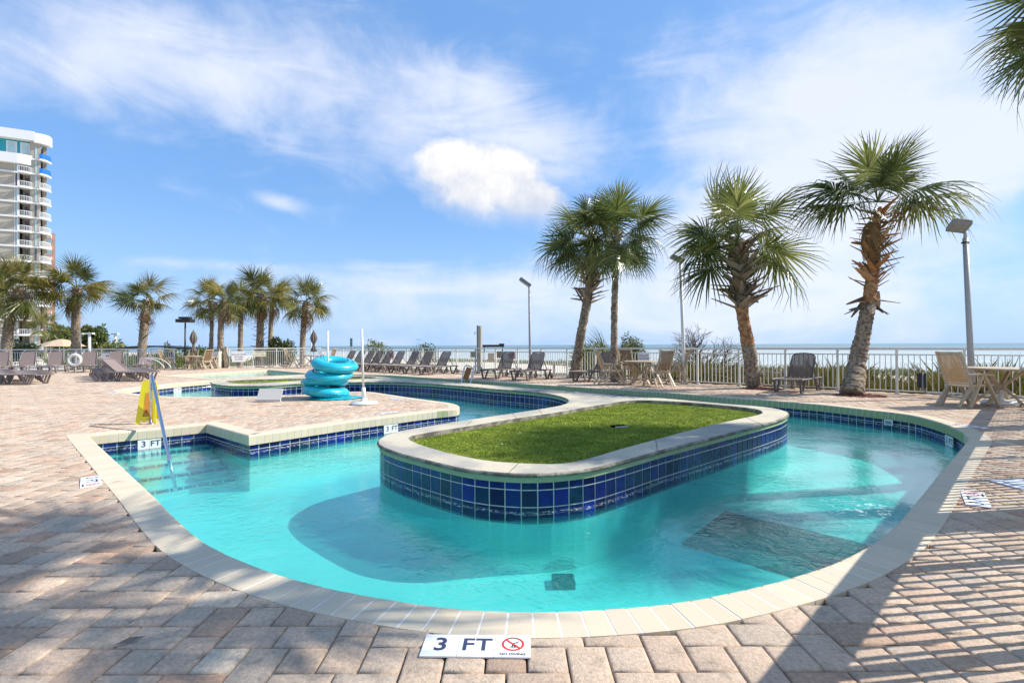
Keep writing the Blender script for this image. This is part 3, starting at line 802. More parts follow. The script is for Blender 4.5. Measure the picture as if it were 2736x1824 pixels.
# ------------------------------------------------------------------ palms
def frond_mesh(seed, segs=40, pet=.66, blade=1.2, droop=.35, dead=False):
    r = random.Random(seed); mb = MB()
    # petiole
    pts = []
    for i in range(6):
        f = i/5; pts.append(Vector((pet*f, 0, -.10*f*f*pet)))
    w0 = .018
    for i in range(5):
        a, b_ = pts[i], pts[i+1]; wa, wb = w0*(1-.5*i/5), w0*(1-.5*(i+1)/5)
        mb.add([(a.x, -wa, a.z), (a.x, 0, a.z-wa), (a.x, wa, a.z), (b_.x, -wb, b_.z), (b_.x, 0, b_.z-wb), (b_.x, wb, b_.z)], [(0, 1, 4, 3), (1, 2, 5, 4), (0, 3, 5, 2)])
    hub = pts[-1]
    for i in range(segs):
        f = (i+.5)/segs*2-1          # -1..1
        ang = f*radians(118 if not dead else 40)+r.gauss(0, .025)
        cost = .34*blade*(1-abs(f))**.8      # distance along the costa where the leaflet starts
        base_ = hub+Vector((cost*.9, 0, -.18*cost))
        L = blade*(1.0-.30*abs(f)**1.5)*r.uniform(.88, 1.05)-cost*.4
        d = Vector((cos(ang), sin(ang), 0)); s_ = Vector((-sin(ang), cos(ang), 0)); up = Vector((0, 0, 1))
        lift = .28*(1-abs(f))*.3+.10*abs(f)
        w = .0235*r.uniform(.75, 1.15)
        st = []
        for q in (0, .30, .62, .86, 1.0):
            dr = (droop if not dead else 1.2)*r.uniform(.7, 1.4)*q**2.4*.9*L
            ctr = base_+d*(L*q*(1-.12*q*droop))+up*(lift*L*q*(1-q)*1.2-dr-.10*L*q*(.5+abs(f)))
            st.append((ctr, w*(.45 if q == 0 else 1.0 if q < .5 else .72 if q < .8 else .34 if q < 1 else .05)))
        vs = []
        for ctr, ww in st: vs += [ctr-s_*ww+up*ww*.45, ctr, ctr+s_*ww+up*ww*.45]
        fs = []
        for k in range(4): fs += [(3*k, 3*k+1, 3*k+4, 3*k+3), (3*k+1, 3*k+2, 3*k+5, 3*k+4)]
        mb.add(vs, fs)
    return mb.mesh('frond')
def leaf_mat(name, stops, trans=.28, rough=.30):
    m = bpy.data.materials.new(name); m.use_nodes = True; t = NT(m.node_tree); m.node_tree.nodes.clear()
    g = t.n('ShaderNodeNewGeometry'); oi = t.n('ShaderNodeObjectInfo')
    rr = t.m('ADD', t.m('MULTIPLY', t.m('FRACT', t.m('ADD', g.outputs['Random Per Island'], oi.outputs['Random'])), .45), t.m('MULTIPLY', oi.outputs['Random'], .55))
    col = t.ramp(rr, stops)
    bs = t.n('ShaderNodeBsdfPrincipled', {'Base Color': col, 'Roughness': rough, 'Specular IOR Level': .5})
    tr = t.n('ShaderNodeBsdfTranslucent', {0: col})
    t.n('ShaderNodeOutputMaterial', {'Surface': t.n('ShaderNodeMixShader', {0: trans, 1: bs.outputs[0], 2: tr.outputs[0]}).outputs[0]})
    return m
M_palm = leaf_mat('palm_leaf', [(0, (.035, .060, .012)), (.35, (.085, .115, .025)), (.7, (.22, .235, .06)), (1, (.46, .43, .17))], .35)
M_palmw = leaf_mat('palm_leaf_warm', [(0, (.035, .055, .012)), (.35, (.09, .11, .022)), (.7, (.25, .22, .045)), (1, (.46, .31, .09))], .35)
M_dead = leaf_mat('dead_leaf', [(0, (.20, .12, .05)), (1, (.36, .22, .09))], .15, .8)
M_trunk = mk('palm_trunk', (.12, .085, .055), .95, (.38, .30, .21), 13, 1.0, 26, bdist=.03, lo=.38, hi=.6)
M_trunkr = mk('palm_trunk_red', (.22, .085, .03), .95, (.48, .27, .13), 11, .9, 26, bdist=.03, lo=.38, hi=.62)
M_boot = piece_mat('leaf_base', [(0, (.17, .12, .085)), (.5, (.28, .205, .14)), (1, (.40, .31, .225))], .9, .3, 20, .5, 60, .006, .2)
M_bootr = piece_mat('leaf_base_red', [(0, (.24, .10, .04)), (.5, (.40, .20, .08)), (1, (.50, .32, .17))], .9, .3, 20, .5, 60, .006, .2)
FR = {}
for tone, mt in (('g', M_palm), ('w', M_palmw)):
    for k in range(5):
        me = frond_mesh(10+k, segs=(32, 35, 30, 36, 33)[k], droop=(.15, .35, .65, .25, .5)[k]); me.materials.append(mt); FR[(tone, k)] = me
for k in range(2):
    me = frond_mesh(50+k, segs=24, dead=True, droop=.9); me.materials.append(M_dead); FR[('d', k)] = me
def boot_mesh(seed):
    r = random.Random(seed); mb = MB(); L = .42*r.uniform(.85, 1.15); n = 4; st = []
    for i in range(n+1):
        f = i/n; w = .042*(1-f)**.6+.017; th = .018*(1-f)+.009
        st.append((Vector((.30*f*L/.42*.42/.3*.55, 0, L*f*.86-.05)), w, th))
    b0 = len(mb.v)
    for (c, w, th) in st:
        for (sx_, sy_) in ((-1, -.3), (0, -1), (1, -.3), (0, .6)): mb.v.append((c.x-sy_*th*-1, c.y+sx_*w, c.z))
    for i in range(n):
        for k in range(4): mb.f.append((b0+i*4+k, b0+i*4+(k+1) % 4, b0+i*4+4+(k+1) % 4, b0+i*4+4+k)); mb.sm.append(False)
    mb.f.append((b0+n*4, b0+n*4+1, b0+n*4+2, b0+n*4+3)); mb.sm.append(False)
    return mb
BM_ = [boot_mesh(s) for s in range(4)]
BOOT = {}
for k in range(4):
    for nm, mt in (('n', M_boot), ('r', M_bootr)):
        me = BM_[k].mesh('leaf_base'); me.materials.append(mt); BOOT[(nm, k)] = me
def curve_pts(pts, n):
    pts = [Vector(p) for p in pts]; out = []
    m = len(pts)
    for i in range(m-1):
        p0, p1, p2, p3 = pts[max(0, i-1)], pts[i], pts[i+1], pts[min(m-1, i+2)]
        for k in range(n):
            t = k/n; out.append(.5*((2*p1)+(p2-p0)*t+(2*p0-5*p1+4*p2-p3)*t*t+(3*p1-p0-3*p2+p3)*t**3))
    out.append(pts[-1]); return out
def place_frond(t, key, loc, az, el, roll, sc, nm='frond'):
    o = link(nm, FR[key], t)
    M = Matrix.Translation(loc) @ Matrix.Rotation(az, 4, 'Z') @ Matrix.Rotation(-el, 4, 'Y') @ Matrix.Rotation(roll, 4, 'X') @ Matrix.Diagonal((sc, sc, sc, 1))
    o.matrix_local = M; return o
def palm(label, path, radii, nf=30, scale=1., tone='g', boots=(.55, 1.0), nb=50, boot_parts=False, seed=1, emin=-45, dead=2, fronds=None, extra=(), ring=None, boottone='n', red=None, group=None, cat='palm tree', bsc=1., eshape=.85, hubup=.1):
    r = random.Random(seed); pts = curve_pts(path, 6); base = pts[0]
    t = thing('palm_tree', label, cat, base, 0, group)
    lp = [p-base for p in pts]; m = len(lp); R = []
    for i in range(m):
        f = i/(m-1)*(len(radii)-1); a = int(min(len(radii)-2, f)); R.append(radii[a]+(radii[a+1]-radii[a])*(f-a))
    # trunk with ring scars
    lp2 = []; R2 = []
    for i in range(m-1):
        sub = 5
        for k in range(sub):
            f = k/sub; lp2.append(lp[i].lerp(lp[i+1], f)); R2.append((R[i]+(R[i+1]-R[i])*f)*(1+r.uniform(-.075, .075)))
    lp2.append(lp[-1]); R2.append(R[-1])
    def trunk(sl, rs, mt, nm):
        mb = MB(); mb.tube(sl, rs, 12)
        for i, v in enumerate(mb.v):
            k = 1+.05*mnoise.noise(Vector(v)*7+Vector((seed, 0, 0)))
            mb.v[i] = (v[0]+.02*mnoise.noise(Vector(v)*6), v[1]+.02*mnoise.noise(Vector(v)*6+Vector((9, 9, 9))), v[2])
        mb.build(nm, mt, t)
    if red:
        k0, k1 = int(len(lp2)*red[0]), int(len(lp2)*red[1])
        trunk(lp2[:k0+1], R2[:k0+1], M_trunk, 'trunk'); trunk(lp2[k0:k1+1], [q*.97 for q in R2[k0:k1+1]], M_trunkr, 'bare_trunk')
        if k1 < len(lp2)-2: trunk(lp2[k1:], R2[k1:], M_trunk, 'trunk')
    else: trunk(lp2, R2, M_trunk, 'trunk')
    # leaf bases
    join = MB()
    for i in range(nb):
        f = boots[0]+(boots[1]-boots[0])*(i+.5)/nb; x = f*(len(lp2)-1); a = int(min(len(lp2)-2, x)); p = lp2[a].lerp(lp2[a+1], x-a); rr = R2[a]
        az = i*2.399+r.gauss(0, .25); tilt = r.uniform(-.05, .8)+(.3 if f > .85 else 0); sc = r.uniform(.75, 1.25)*bsc
        M = Matrix.Translation(p) @ Matrix.Rotation(az, 4, 'Z') @ Matrix.Translation((rr*.75, 0, -.05)) @ Matrix.Rotation(tilt, 4, 'Y') @ Matrix.Rotation(r.gauss(0, .45), 4, 'X') @ Matrix.Diagonal((sc, sc, sc, 1))
        if boot_parts: o = link('leaf_base', BOOT[(boottone, r.randrange(4))], t); o.matrix_local = M
        else: q = BM_[r.randrange(4)]; join.add([M @ Vector(v) for v in q.v], q.f)
    if join.v: join.build('leaf_bases', M_boot if boottone == 'n' else M_bootr, t, kind='stuff')
    top = lp2[-1]+Vector((0, 0, hubup*scale))
    if fronds is None:
        for i in range(nf):
            f = (i+.5)/nf; el = radians(82+(emin-82)*f**eshape+r.gauss(0, 13)); az = i*2.399+r.gauss(0, .2)
            place_frond(t, (tone, r.randrange(5)), top+Vector((0, 0, -.25*f*scale)), az, el, r.gauss(0, .75), scale*r.uniform(.84, 1.1)*(1 if f > .15 else .9))
    else:
        for (az, el, roll, sc, key) in fronds:
            place_frond(t, key, top, radians(az), radians(el), radians(roll), sc*scale)
    for (az, el, roll, sc, key) in extra:
        place_frond(t, key, top, radians(az), radians(el), radians(roll), sc*scale)
    if ring:
        for i in range(ring[1]):
            f = ring[0]+r.gauss(0, .02); x = f*(len(lp2)-1); a = int(min(len(lp2)-2, x)); p = lp2[a].lerp(lp2[a+1], x-a)
            M = Matrix.Translation(p) @ Matrix.Rotation(i*2.4+r.gauss(0, .3), 4, 'Z') @ Matrix.Translation((R2[a]*.7, 0, 0)) @ Matrix.Rotation(r.uniform(.8, 2.1), 4, 'Y') @ Matrix.Rotation(r.gauss(0, .7), 4, 'X') @ Matrix.Diagonal((1.5, 2.0, 1.1, 1))
            o = link('leaf_base', BOOT[('n', r.randrange(4))], t); o.matrix_local = M
    for i in range(dead):
        place_frond(t, ('d', i % 2), top+Vector((0, 0, -.35)), r.uniform(0, 6.28), radians(-62+r.gauss(0, 8)), 0, scale*.85, 'dead_frond')
    return t
# four palms along the railing
palm('cabbage palm leaning over the first sea-side loungers, ragged boots down half its trunk', [P(1535, 1009), Q(1551, 900, 18.7), Q(1571, 790, 18.6), Q(1580, 712, 18.5), Q(1578, 640, 18.5)], [.22, .165, .16, .18, .17], nf=20, scale=1.14, boots=(.46, 1.0), nb=110, boot_parts=True, seed=3, emin=-25, dead=1, bsc=1.5, extra=[(185, -12, 0, 1.15, ('g', 2)), (170, -30, 20, 1.0, ('g', 4))])
palm('straight slim palm with a smooth grey trunk behind the tan chairs', [P(1641, 1019), Q(1641, 860, 17.3), Q(1644, 740, 17.3), Q(1650, 618, 17.3)], [.135, .115, .115, .12], nf=24, scale=1.02, boots=(.95, 1.0), nb=8, seed=4, emin=-62, dead=0)
palm('palm with a reddish bare lower trunk and crossed boots beside the lone lounger', [P(2016, 1036), Q(2002, 940, 14.3), Q(1986, 850, 14.25), Q(1977, 760, 14.2), Q(1972, 640, 14.2)], [.215, .18, .17, .185, .16], nf=18, scale=1.10, boots=(.60, 1.0), nb=110, boot_parts=True, seed=8, emin=-22, dead=0, red=(.30, .60), bsc=1.65, extra=[(180, -22, 0, 1.15, ('g', 2)), (-8, -34, 0, 1.25, ('g', 4)), (172, -8, 30, 1.0, ('g', 1))])
g = lambda k: ('g', k)
palm('tallest palm, orange fibre on its trunk and few fronds, nearest the tall lamp', [P(2276, 1056), Q(2290, 970, 12.75), Q(2310, 870, 12.75), Q(2328, 760, 12.75), Q(2338, 660, 12.75), Q(2345, 560, 12.75)], [.27, .205, .17, .15, .12, .07], tone='g', boots=(.60, 1.0), nb=80, boot_parts=True, seed=9, boottone='r', red=(.50, .97), dead=0, bsc=1.25, ring=(.52, 14),
     scale=1.12, hubup=.18, fronds=[(90, 86, 0, .86, g(0)), (200, 72, 20, .84, g(1)), (330, 68, -20, .86, g(0)), (20, 50, 35, .88, g(3)), (160, 52, -30, .86, g(0)), (270, 58, 0, .78, g(3)), (60, 62, 0, .8, g(3)), (285, 75, 0, .75, g(1)), (240, 30, 0, .6, g(4)), (300, 38, 0, .6, g(4)),
       (178, 22, 15, 1.12, g(2)), (200, 12, -12, 1.15, g(2)), (166, 6, 0, 1.08, g(4)), (188, -2, 0, 1.0, g(2)), (2, 22, -12, 1.1, g(2)), (-16, 10, 10, 1.12, g(2)), (14, 8, 0, 1.05, g(4)), (-4, -2, 0, 1.0, g(2)), (205, -52, 0, .75, ('d', 0)), (190, -60, 0, .7, ('d', 1)), (-60, -30, 0, .5, ('d', 0))])
for (px, py, d_, az, L_) in ((2318, 790, 12.6, 200, .35), (2322, 805, 12.6, -20, .35), (2312, 788, 12.55, 165, .4)): pass
# palms outside the frame on the right that shade the deck
palm('palm beyond the side railing whose frond tips hang into the sky at the upper corner', [Vector((8.8, 7.8, -.3)), Vector((8.78, 7.6, 3)), Vector((8.75, 7.45, 6.35))], [.2, .17, .16], nf=36, scale=.80, boots=(.7, 1), nb=30, seed=12, emin=-50)
palm('palm close beyond the side railing casting shade over the near paving', [Vector((4.65, 3.75, -.3)), Vector((4.85, 3.82, 3)), Vector((5.35, 3.95, 6.7))], [.19, .16, .15], nf=17, scale=1.0, boots=(.7, 1), nb=30, seed=13, emin=-45)
palm('palm beyond the side railing between the other two, shading the island', [Vector((10.6, 7.0, -.3)), Vector((10.8, 7.0, 4)), Vector((11.2, 7.05, 8.4))], [.2, .17, .16], nf=22, scale=.95, boots=(.7, 1), nb=30, seed=15, emin=-48)
# palms behind the far white fence
gp = 'palms behind the white fence'
def lp_(label, base_px, d_, mids, cr, sc_, nf_=30, seed=1, boots=(.5, 1), nb=60, rad=.2, emin=-50, dead=2, z=-.4, group=None, tone='w', **kw):
    b = ray(base_px, 900); b = Vector((b.x/b.y*d_, d_, z))
    path = [b]+[Q(x, y, d_) for x, y in mids]+[Q(cr[0], cr[1], d_)]
    return palm(label, path, [rad*1.25, rad, rad*.95, rad*.95], nf=int(nf_*.72), scale=sc_*.87, seed=seed, boots=boots, nb=nb, emin=emin, dead=dead, tone=tone, **kw)
lp_('palm in front of the apartment tower with a trunk bristling with boots', 12, 31, [(25, 860)], (50, 770), 1.5, 34, 21, (.35, 1), 90, .27, -42)
lp_('palm with a wide crown and clean lower trunk, second from the tower', 202, 33, [(203, 850)], (205, 770), 1.45, 34, 22, (.62, 1), 60, .24, -35)
lp_('leaning palm with open gaps in its crown, between the tower palms and the black lamp', 374, 33, [(386, 860)], (392, 800), 1.25, 22, 23, (.35, 1), 60, .24, -28)
lp_('thin dark trunked palm behind the table set, first of the clump', 560, 35, [(566, 870)], (560, 802), 1.15, 26, 24, (.8, 1), 20, .13, -50)
lp_('palm with a squared pale trunk rising through the gap in the white fence', 591, 29.6, [(590, 870)], (597, 800), .95, 24, 25, (.55, 1), 30, .17, -45, z=0)
lp_('slim palm standing between the fence gap and the tallest of the clump', 641, 35, [(643, 860)], (640, 800), 1.15, 26, 26, (.8, 1), 20, .16, -50)
lp_('highest crowned palm of the clump with pale crossed boots', 693, 33, [(696, 860)], (702, 785), 1.3, 34, 27, (.2, 1), 80, .22, -45)
lp_('palm trunk half hidden behind the clump', 722, 38, [(724, 860)], (730, 792), 1.2, 22, 28, (.8, 1), 16, .17, -40)
lp_('palm nearest the open sea horizon with a white thin pole behind it', 806, 33, [(811, 870)], (818, 806), 1.15, 30, 29, (.35, 1), 70, .18, -40)
lp_('small distant palm in front of the salmon building', 122, 62, [(120, 880)], (118, 872), 1.5, 20, 30, (.9, 1), 6, .15, -45, dead=0)
# ------------------------------------------------------------------ furniture builders
def lounger(label, x, y, rz, back=56, frame=M_brownframe, sling=M_brownsling, group=None):
    t = thing('sun_lounger', label, 'lounger', (x, y, 0), rz, group)
    key = (back, frame.name)
    if key in LCACHE:
        for nm, me, loc in LCACHE[key]: link(nm, me, t, loc=loc)
        return t
    parts = []
    def P_(nm, mb, mt, loc=(0, 0, 0)):
        me = mb.mesh(nm); me.materials.append(mt); parts.append((nm, me, loc))
    f = MB()
    for s in (-1, 1):
        pts = [(0.0, s*.30, .30), (.05, s*.32, .345), (.6, s*.33, .34), (1.2, s*.33, .34), (1.85, s*.32, .34), (1.93, s*.30, .31)]
        f.tube(pts, [.02, .026, .026, .026, .024, .02], 6)
    for xx in (.03, .62, 1.2, 1.9): f.bar((xx, -.30, .325), (xx, .30, .325), .035, .025)
    P_('frame', f, frame)
    for (x0, s, wheel) in ((.12, 1, 0), (.12, -1, 0), (1.42, 1, 1), (1.42, -1, 1)):
        l = MB(); l.bar((x0, s*.31, .33), (x0+.10, s*.31, .03), .05, .045, (0, 1, 0)); l.bar((x0+.42, s*.31, .33), (x0+.24, s*.31, .03), .05, .045, (0, 1, 0)); l.bar((x0+.08, s*.31, .022), (x0+.26, s*.31, .022), .05, .044)
        P_('leg', l, frame)
    for s in (-1, 1):
        wl = MB(); wl.tube([(1.86, s*.37, .09), (1.86, s*.33, .09)], .09, 14); wl.bar((1.86, s*.33, .09), (1.80, s*.31, .32), .03, .03); P_('wheel', wl, frame)
    sg = MB(); a = radians(back); hx = 1.15
    vs = []; nseg = 6
    for i in range(nseg+1):
        xx = .06+(hx-.06)*i/nseg; zz = .355-.018*sin(pi*i/nseg)
        vs += [(xx, -.30, zz), (xx, .30, zz)]
    sg.add(vs, [(2*i, 2*i+2, 2*i+3, 2*i+1) for i in range(nseg)]); P_('seat_sling', sg, sling)
    bx = lambda d, yy, o=0: (hx+d*cos(a)-o*sin(a), yy, .35+d*sin(a)+o*cos(a))
    b = MB()
    for s in (-1, 1): b.tube([bx(0, s*.29), bx(.35, s*.295), bx(.66, s*.285), bx(.74, s*.22)], .02, 6)
    b.tube([bx(.74, -.22), bx(.76, 0), bx(.74, .22)], .02, 6)
    if back > 8:
        for s in (-1, 1): b.bar(bx(.42, s*.27, -.01), (hx+.42*cos(a)+.30, s*.27, .34), .022, .022)
    P_('back_frame', b, frame)
    bs = MB(); vs = []
    for i in range(6): 
        d_ = .02+.70*i/5; w_ = .275 if i < 5 else .24; vs += [bx(d_, -w_, -.012*sin(pi*i/5)), bx(d_, w_, -.012*sin(pi*i/5))]
    bs.add(vs, [(2*i, 2*i+2, 2*i+3, 2*i+1) for i in range(5)]); P_('back_sling', bs, sling)
    LCACHE[key] = parts
    for nm, me, loc in parts: link(nm, me, t, loc=loc)
    return t
LCACHE = {}
axis = atan2(FN.y, FN.x)        # head towards the sea
# row of nine against the railing
gl = 'row of dark loungers against the sea railing'
row = [(1214, 'last'), (1170, ''), (1128, ''), (1092, ''), (1062, ''), (1036, ''), (1011, ''), (987, ''), (962, '')]
lab9 = ['dark lounger ending the long row, beside the shower post and the pool ladder', 'dark lounger second from the shower post end of the long row', 'dark lounger in front of the blue lettered sign', 'dark lounger just past the blue lettered sign, fourth from the shower post', 'dark lounger with the red notice behind its back', 'dark lounger beside the grey notice, sixth from the shower post', 'dark lounger third from the tube end of the long row', 'dark lounger second from the tube end of the long row, crossed by the white pole', 'dark lounger nearest the inner tubes in the long row']
for i, (px, _) in enumerate(row):
    k = (px-CX)/F; # head a little inside the railing
    # intersection of the view line with the fence shifted inwards
    a = FA-FN*.45; dd = (a.x-k*a.y)/(k*FDIR.y-FDIR.x); hp = a+FDIR*dd; ft = hp-FN*1.93
    lounger(lab9[i], ft.x, ft.y, axis+rnd.gauss(0, .03), 58, group=gl)
for px, lb in ((1385, 'dark lounger first after the ladder, in front of the red pool rules sign'), (1465, 'dark lounger between the first lamp post and the leaning palm')):
    k = (px-CX)/F; a = FA-FN*.75; dd = (a.x-k*a.y)/(k*FDIR.y-FDIR.x); ft = a+FDIR*dd-FN*1.85
    lounger(lb, ft.x, ft.y, axis+.12, 60)
c = P(1535, 1020); lounger('dark lounger at the foot of the leaning palm behind the tan chairs', c.x, c.y, radians(32), 62)
c = (P(2062, 1046)+P(2147, 1053))/2; lounger('lone dark lounger between the two reddish palms with the railing seen through its back', c.x-.12, c.y-.12, atan2(.69, .73), 60)
# left: row of backs along the white fence
gb = 'taupe loungers along the white fence'
lb6 = ['taupe lounger at the picture edge in front of the white fence', 'taupe lounger second from the tower end with its raised back square to the pool', 'taupe lounger immediately beside the life ring, tower side', 'taupe lounger half hidden behind the tilted group', 'taupe lounger in front of the white notice on the fence', 'taupe lounger with a low back at the end by the white stair rail']
for i, px in enumerate((15, 85, 158, 247, 316, 394)):
    dd = 25.2+.0045*px; k = (px-CX)/F
    lounger(lb6[i], k*dd*1.0+.75, dd-1.55, radians(116), 68 if i < 5 else 30, M_taupeframe, M_taupesling, gb)
# group with tilted backs, feet to the right
gt = 'taupe loungers side by side with backs tilted up'
lt = ['nearest of the taupe loungers with tilted backs, beside the yellow sign', 'second nearest taupe lounger of the tilted group', 'middle taupe lounger of the tilted group', 'fourth taupe lounger of the tilted group', 'rearmost taupe lounger of the tilted group, against the life ring']
for i in range(5):
    dd = 18.6+i*.82; ft = (412-9*i-CX)/F*dd
    lounger(lt[i], ft, dd, radians(180), 40, M_taupeframe, M_taupesling, gt)
gf = 'taupe loungers lying flat side by side'
lf = ['nearest flat taupe lounger at the picture edge', 'second flat taupe lounger from the pool', 'third flat taupe lounger from the pool', 'rear flat taupe lounger, closest to the white fence']
for i in range(4):
    dd = 17.3+i*.80; ft = (122-7*i-CX)/F*dd
    lounger(lf[i], ft, dd, radians(180), 4, M_taupeframe, M_taupesling, gf)

def chair(label, x, y, rz, group=None, sc=1.):
    t = thing('folding_chair', label, 'chair', (x, y, 0), rz, group)
    if not CH:
        def A(nm, mb, mt): me = mb.mesh(nm); me.materials.append(mt); CH.append((nm, me))
        s_ = MB()
        for yy in (-.235, .235): s_.bar((-.22, yy, .42), (.26, yy, .45), .035, .04)
        s_.bar((.26, -.25, .45), (.26, .25, .45), .045, .03); s_.bar((-.22, -.25, .42), (-.22, .25, .42), .035, .03); A('seat_frame', s_, M_resin)
        q = MB(); q.add([(-.20, -.22, .435), (.25, -.22, .465), (.25, .22, .465), (-.20, .22, .435), (.02, -.22, .435), (.02, .22, .435)], [(0, 4, 5, 3), (4, 1, 2, 5)]); A('seat_sling', q, M_tansling)
        for yy in (-.24, .24):
            b = MB(); b.bar((-.20, yy, .40), (-.46, yy*.94, 1.10), .036, .05, (0, 1, 0)); A('back_post', b, M_resin)
        b = MB(); b.bar((-.455, -.24, 1.08), (-.455, .24, 1.08), .06, .035); b.bar((-.235, -.24, .47), (-.235, .24, .47), .04, .03); A('back_rail', b, M_resin)
        q = MB(); q.add([(-.24, -.205, .49), (-.24, .205, .49), (-.45, .20, 1.06), (-.45, -.20, 1.06), (-.365, -.2, .78), (-.365, .2, .78)], [(0, 1, 5, 4), (4, 5, 2, 3)]); A('back_sling', q, M_tansling)
        for yy in (-.28, .28):
            b = MB(); b.bar((-.33, yy, .655), (-.05, yy, .665), .055, .03); b.bar((-.05, yy, .665), (.24, yy, .64), .055, .03); A('armrest', b, M_resin)
            for x1 in (.36, -.30):
                b = MB(); b.bar((.0+(.02 if x1 > 0 else -.02), yy, .64), (x1, yy, .012), .036, .058, (0, 1, 0)); A('leg', b, M_resin)
        for yy in (-.22, .22):
            b = MB(); b.bar((-.20, yy, .42), (-.50, yy, .012), .034, .05, (0, 1, 0)); A('rear_leg', b, M_resin)
        b = MB(); b.bar((-.20, -.27, .19), (-.20, .27, .19), .03, .04); b.bar((.26, -.27, .20), (.26, .27, .20), .03, .04); A('stretcher', b, M_resin)
    for nm, me in CH: link(nm, me, t)
    return t
CH = []
def table(label, x, y, r=.56, h=.735, rz=0., group=None):
    t = thing('round_table', label, 'table', (x, y, 0), rz, group)
    q = MB(); q.lathe([(r-.05, -.035), (r-.004, -.03), (r, -.012), (r-.006, 0), (r-.03, .004), (.0, .004)], 40, (0, 0, h)); q.build('tabletop', M_resin, t)
    q = MB(); q.lathe([(.03, h-.06), (r*.6, h-.055), (r*.62, h-.036)], 24); q.build('underframe', M_resin, t)
    for k in range(4):
        a = k*pi/2+.4; d = Vector((cos(a), sin(a), 0)); b = MB()
        pts = curve_pts([d*.42+Vector((0, 0, .015)), d*.20+Vector((0, 0, .24)), d*.07+Vector((0, 0, .38)), d*.20+Vector((0, 0, .53)), d*.40+Vector((0, 0, h-.05))], 3)
        for i in range(len(pts)-1): b.bar(pts[i], pts[i+1], .045, .06, (d.y, -d.x, 0))
        b.build('leg', M_resin, t)
    q = MB(); q.tube([(0, 0, .32), (0, 0, .44)], .06, 12); q.build('hub', M_resin, t)
    return t
# table set beside the leaning palm
tx, ty = 4.15, 16.15
table('tan round table among four folding chairs beside the palms', tx, ty)
chair('tan folding chair at the ladder side of the palm table, seen from the side', tx-1.02, ty-.25, radians(5))
chair('tan folding chair with its back to the pool at the palm table', tx+.30, ty-.85, radians(112))
chair('tan folding chair between the palm table and the thin lamp post', tx+1.12, ty+.15, radians(178))
chair('tan folding chair on the sea side of the palm table', tx-.15, ty+1.02, radians(-85))
# table at the right edge
tx, ty = 9.95, 10.25
table('tan round table under the tall lamp at the corner of the deck', tx, ty, .60, .76)
chair('tan folding chair under the tall square lamp, arm towards the corner table', tx-.86, ty-.25, radians(8))
chair('tan folding chair cut by the picture edge at the corner table', tx+.42, ty-.86, radians(125))
um = thing('umbrella_base', 'white plastic umbrella base under the corner table', 'umbrella base', (tx-.02, ty-.05, 0))
MB().lathe([(.30, 0), (.31, .02), (.30, .07), (.27, .10), (.06, .115), (.045, .13), (.04, .32), (0.0, .32)], 20).build('weight', M_white, um)
MB().lathe([(.312, .03), (.318, .04), (.312, .05)], 20).build('seam', M_grey, um)
# far table sets
tx, ty = -17.9, 27.9
table('tan round table with a closed umbrella near the black lamp', tx, ty)
chair('tan folding chair on the tower side of the umbrella table', tx-1.0, ty-.3, radians(15))
chair('tan folding chair on the sea side of the umbrella table', tx+.95, ty-.35, radians(160))
chair('tan folding chair behind the umbrella table, tower side', tx-.45, ty+.85, radians(-70))
chair('tan folding chair behind the umbrella table, sea side', tx+.55, ty+.85, radians(-110))
tx, ty = -11.75, 29.3
table('tan round table with a closed umbrella at the corner of the two fences', tx, ty)
chair('tan folding chair at the fence corner table behind the inner tubes', tx-1.0, ty-.1, radians(5))
chair('tan folding chair on the far side of the fence corner table', tx+.9, ty+.2, radians(175))
def closed_umbrella(label, x, y, h=2.15):
    t = thing('closed_umbrella', label, 'umbrella', (x, y, 0))
    MB().tube([(0, 0, .01), (0, 0, h)], .022, 8).build('pole', M_pole, t)
    fn = lambda a, f: 1+.28*sin(a*8)
    MB().lathe([(.02, h), (.09, h-.12), (.17, h-.42), (.13, h-.60), (.05, h-.78), (.055, h-.84), (.12, h-1.05), (.16, h-1.2), (.05, h-1.22)], 32, rfn=fn).build('canopy', M_umb, t)
    MB().lathe([(.0, h+.07), (.02, h+.05), (.02, h), (0, h)], 8).build('finial', M_dark, t)
closed_umbrella('folded dark umbrella tied in the middle beside the black lamp post', -17.75, 27.95)
closed_umbrella('folded dark umbrella tied in the middle at the corner of the two fences', -11.6, 29.35)

# ------------------------------------------------------------------ inner tubes on their pole
tc_ = P(880, 1063); tc_.z = 0
dT = tc_.y
def xz(px, py): v = Q(px, py, dT); return v.x, v.z
def tube_mesh(R=.385, r=.165):
    mb = MB(); n, m_ = 40, 14; b0 = 0
    for i in range(n):
        a = 2*pi*i/n
        for k in range(m_):
            p = 2*pi*k/m_; rr = r*(1+.018*sin(a*24)*max(0, cos(p*1-0))**2)
            mb.v.append(((R+rr*cos(p))*cos(a), (R+rr*cos(p))*sin(a), rr*.78*sin(p)))
    for i in range(n):
        for k in range(m_):
            i2, k2 = (i+1) % n, (k+1) % m_; mb.f.append((i*m_+k, i2*m_+k, i2*m_+k2, i*m_+k2)); mb.sm.append(True)
    return mb
me_t = tube_mesh().mesh('ring'); me_t.materials.append(M_teal)
sm = MB(); n = 96
for i in range(n):       # puckered seam round the outside
    a = 2*pi*i/n; a2 = 2*pi*(i+1)/n; f = .006+.010*(i % 2); f2 = .006+.010*((i+1) % 2); R = .548
    sm.add([(R*cos(a), R*sin(a), .010), (R*cos(a), R*sin(a), -.010), ((R+f)*cos(a), (R+f)*sin(a), .004*(i % 2)), (R*cos(a2), R*sin(a2), .010), (R*cos(a2), R*sin(a2), -.010), ((R+f2)*cos(a2), (R+f2)*sin(a2), .004*((i+1) % 2))], [(0, 2, 5, 3), (1, 4, 5, 2)])
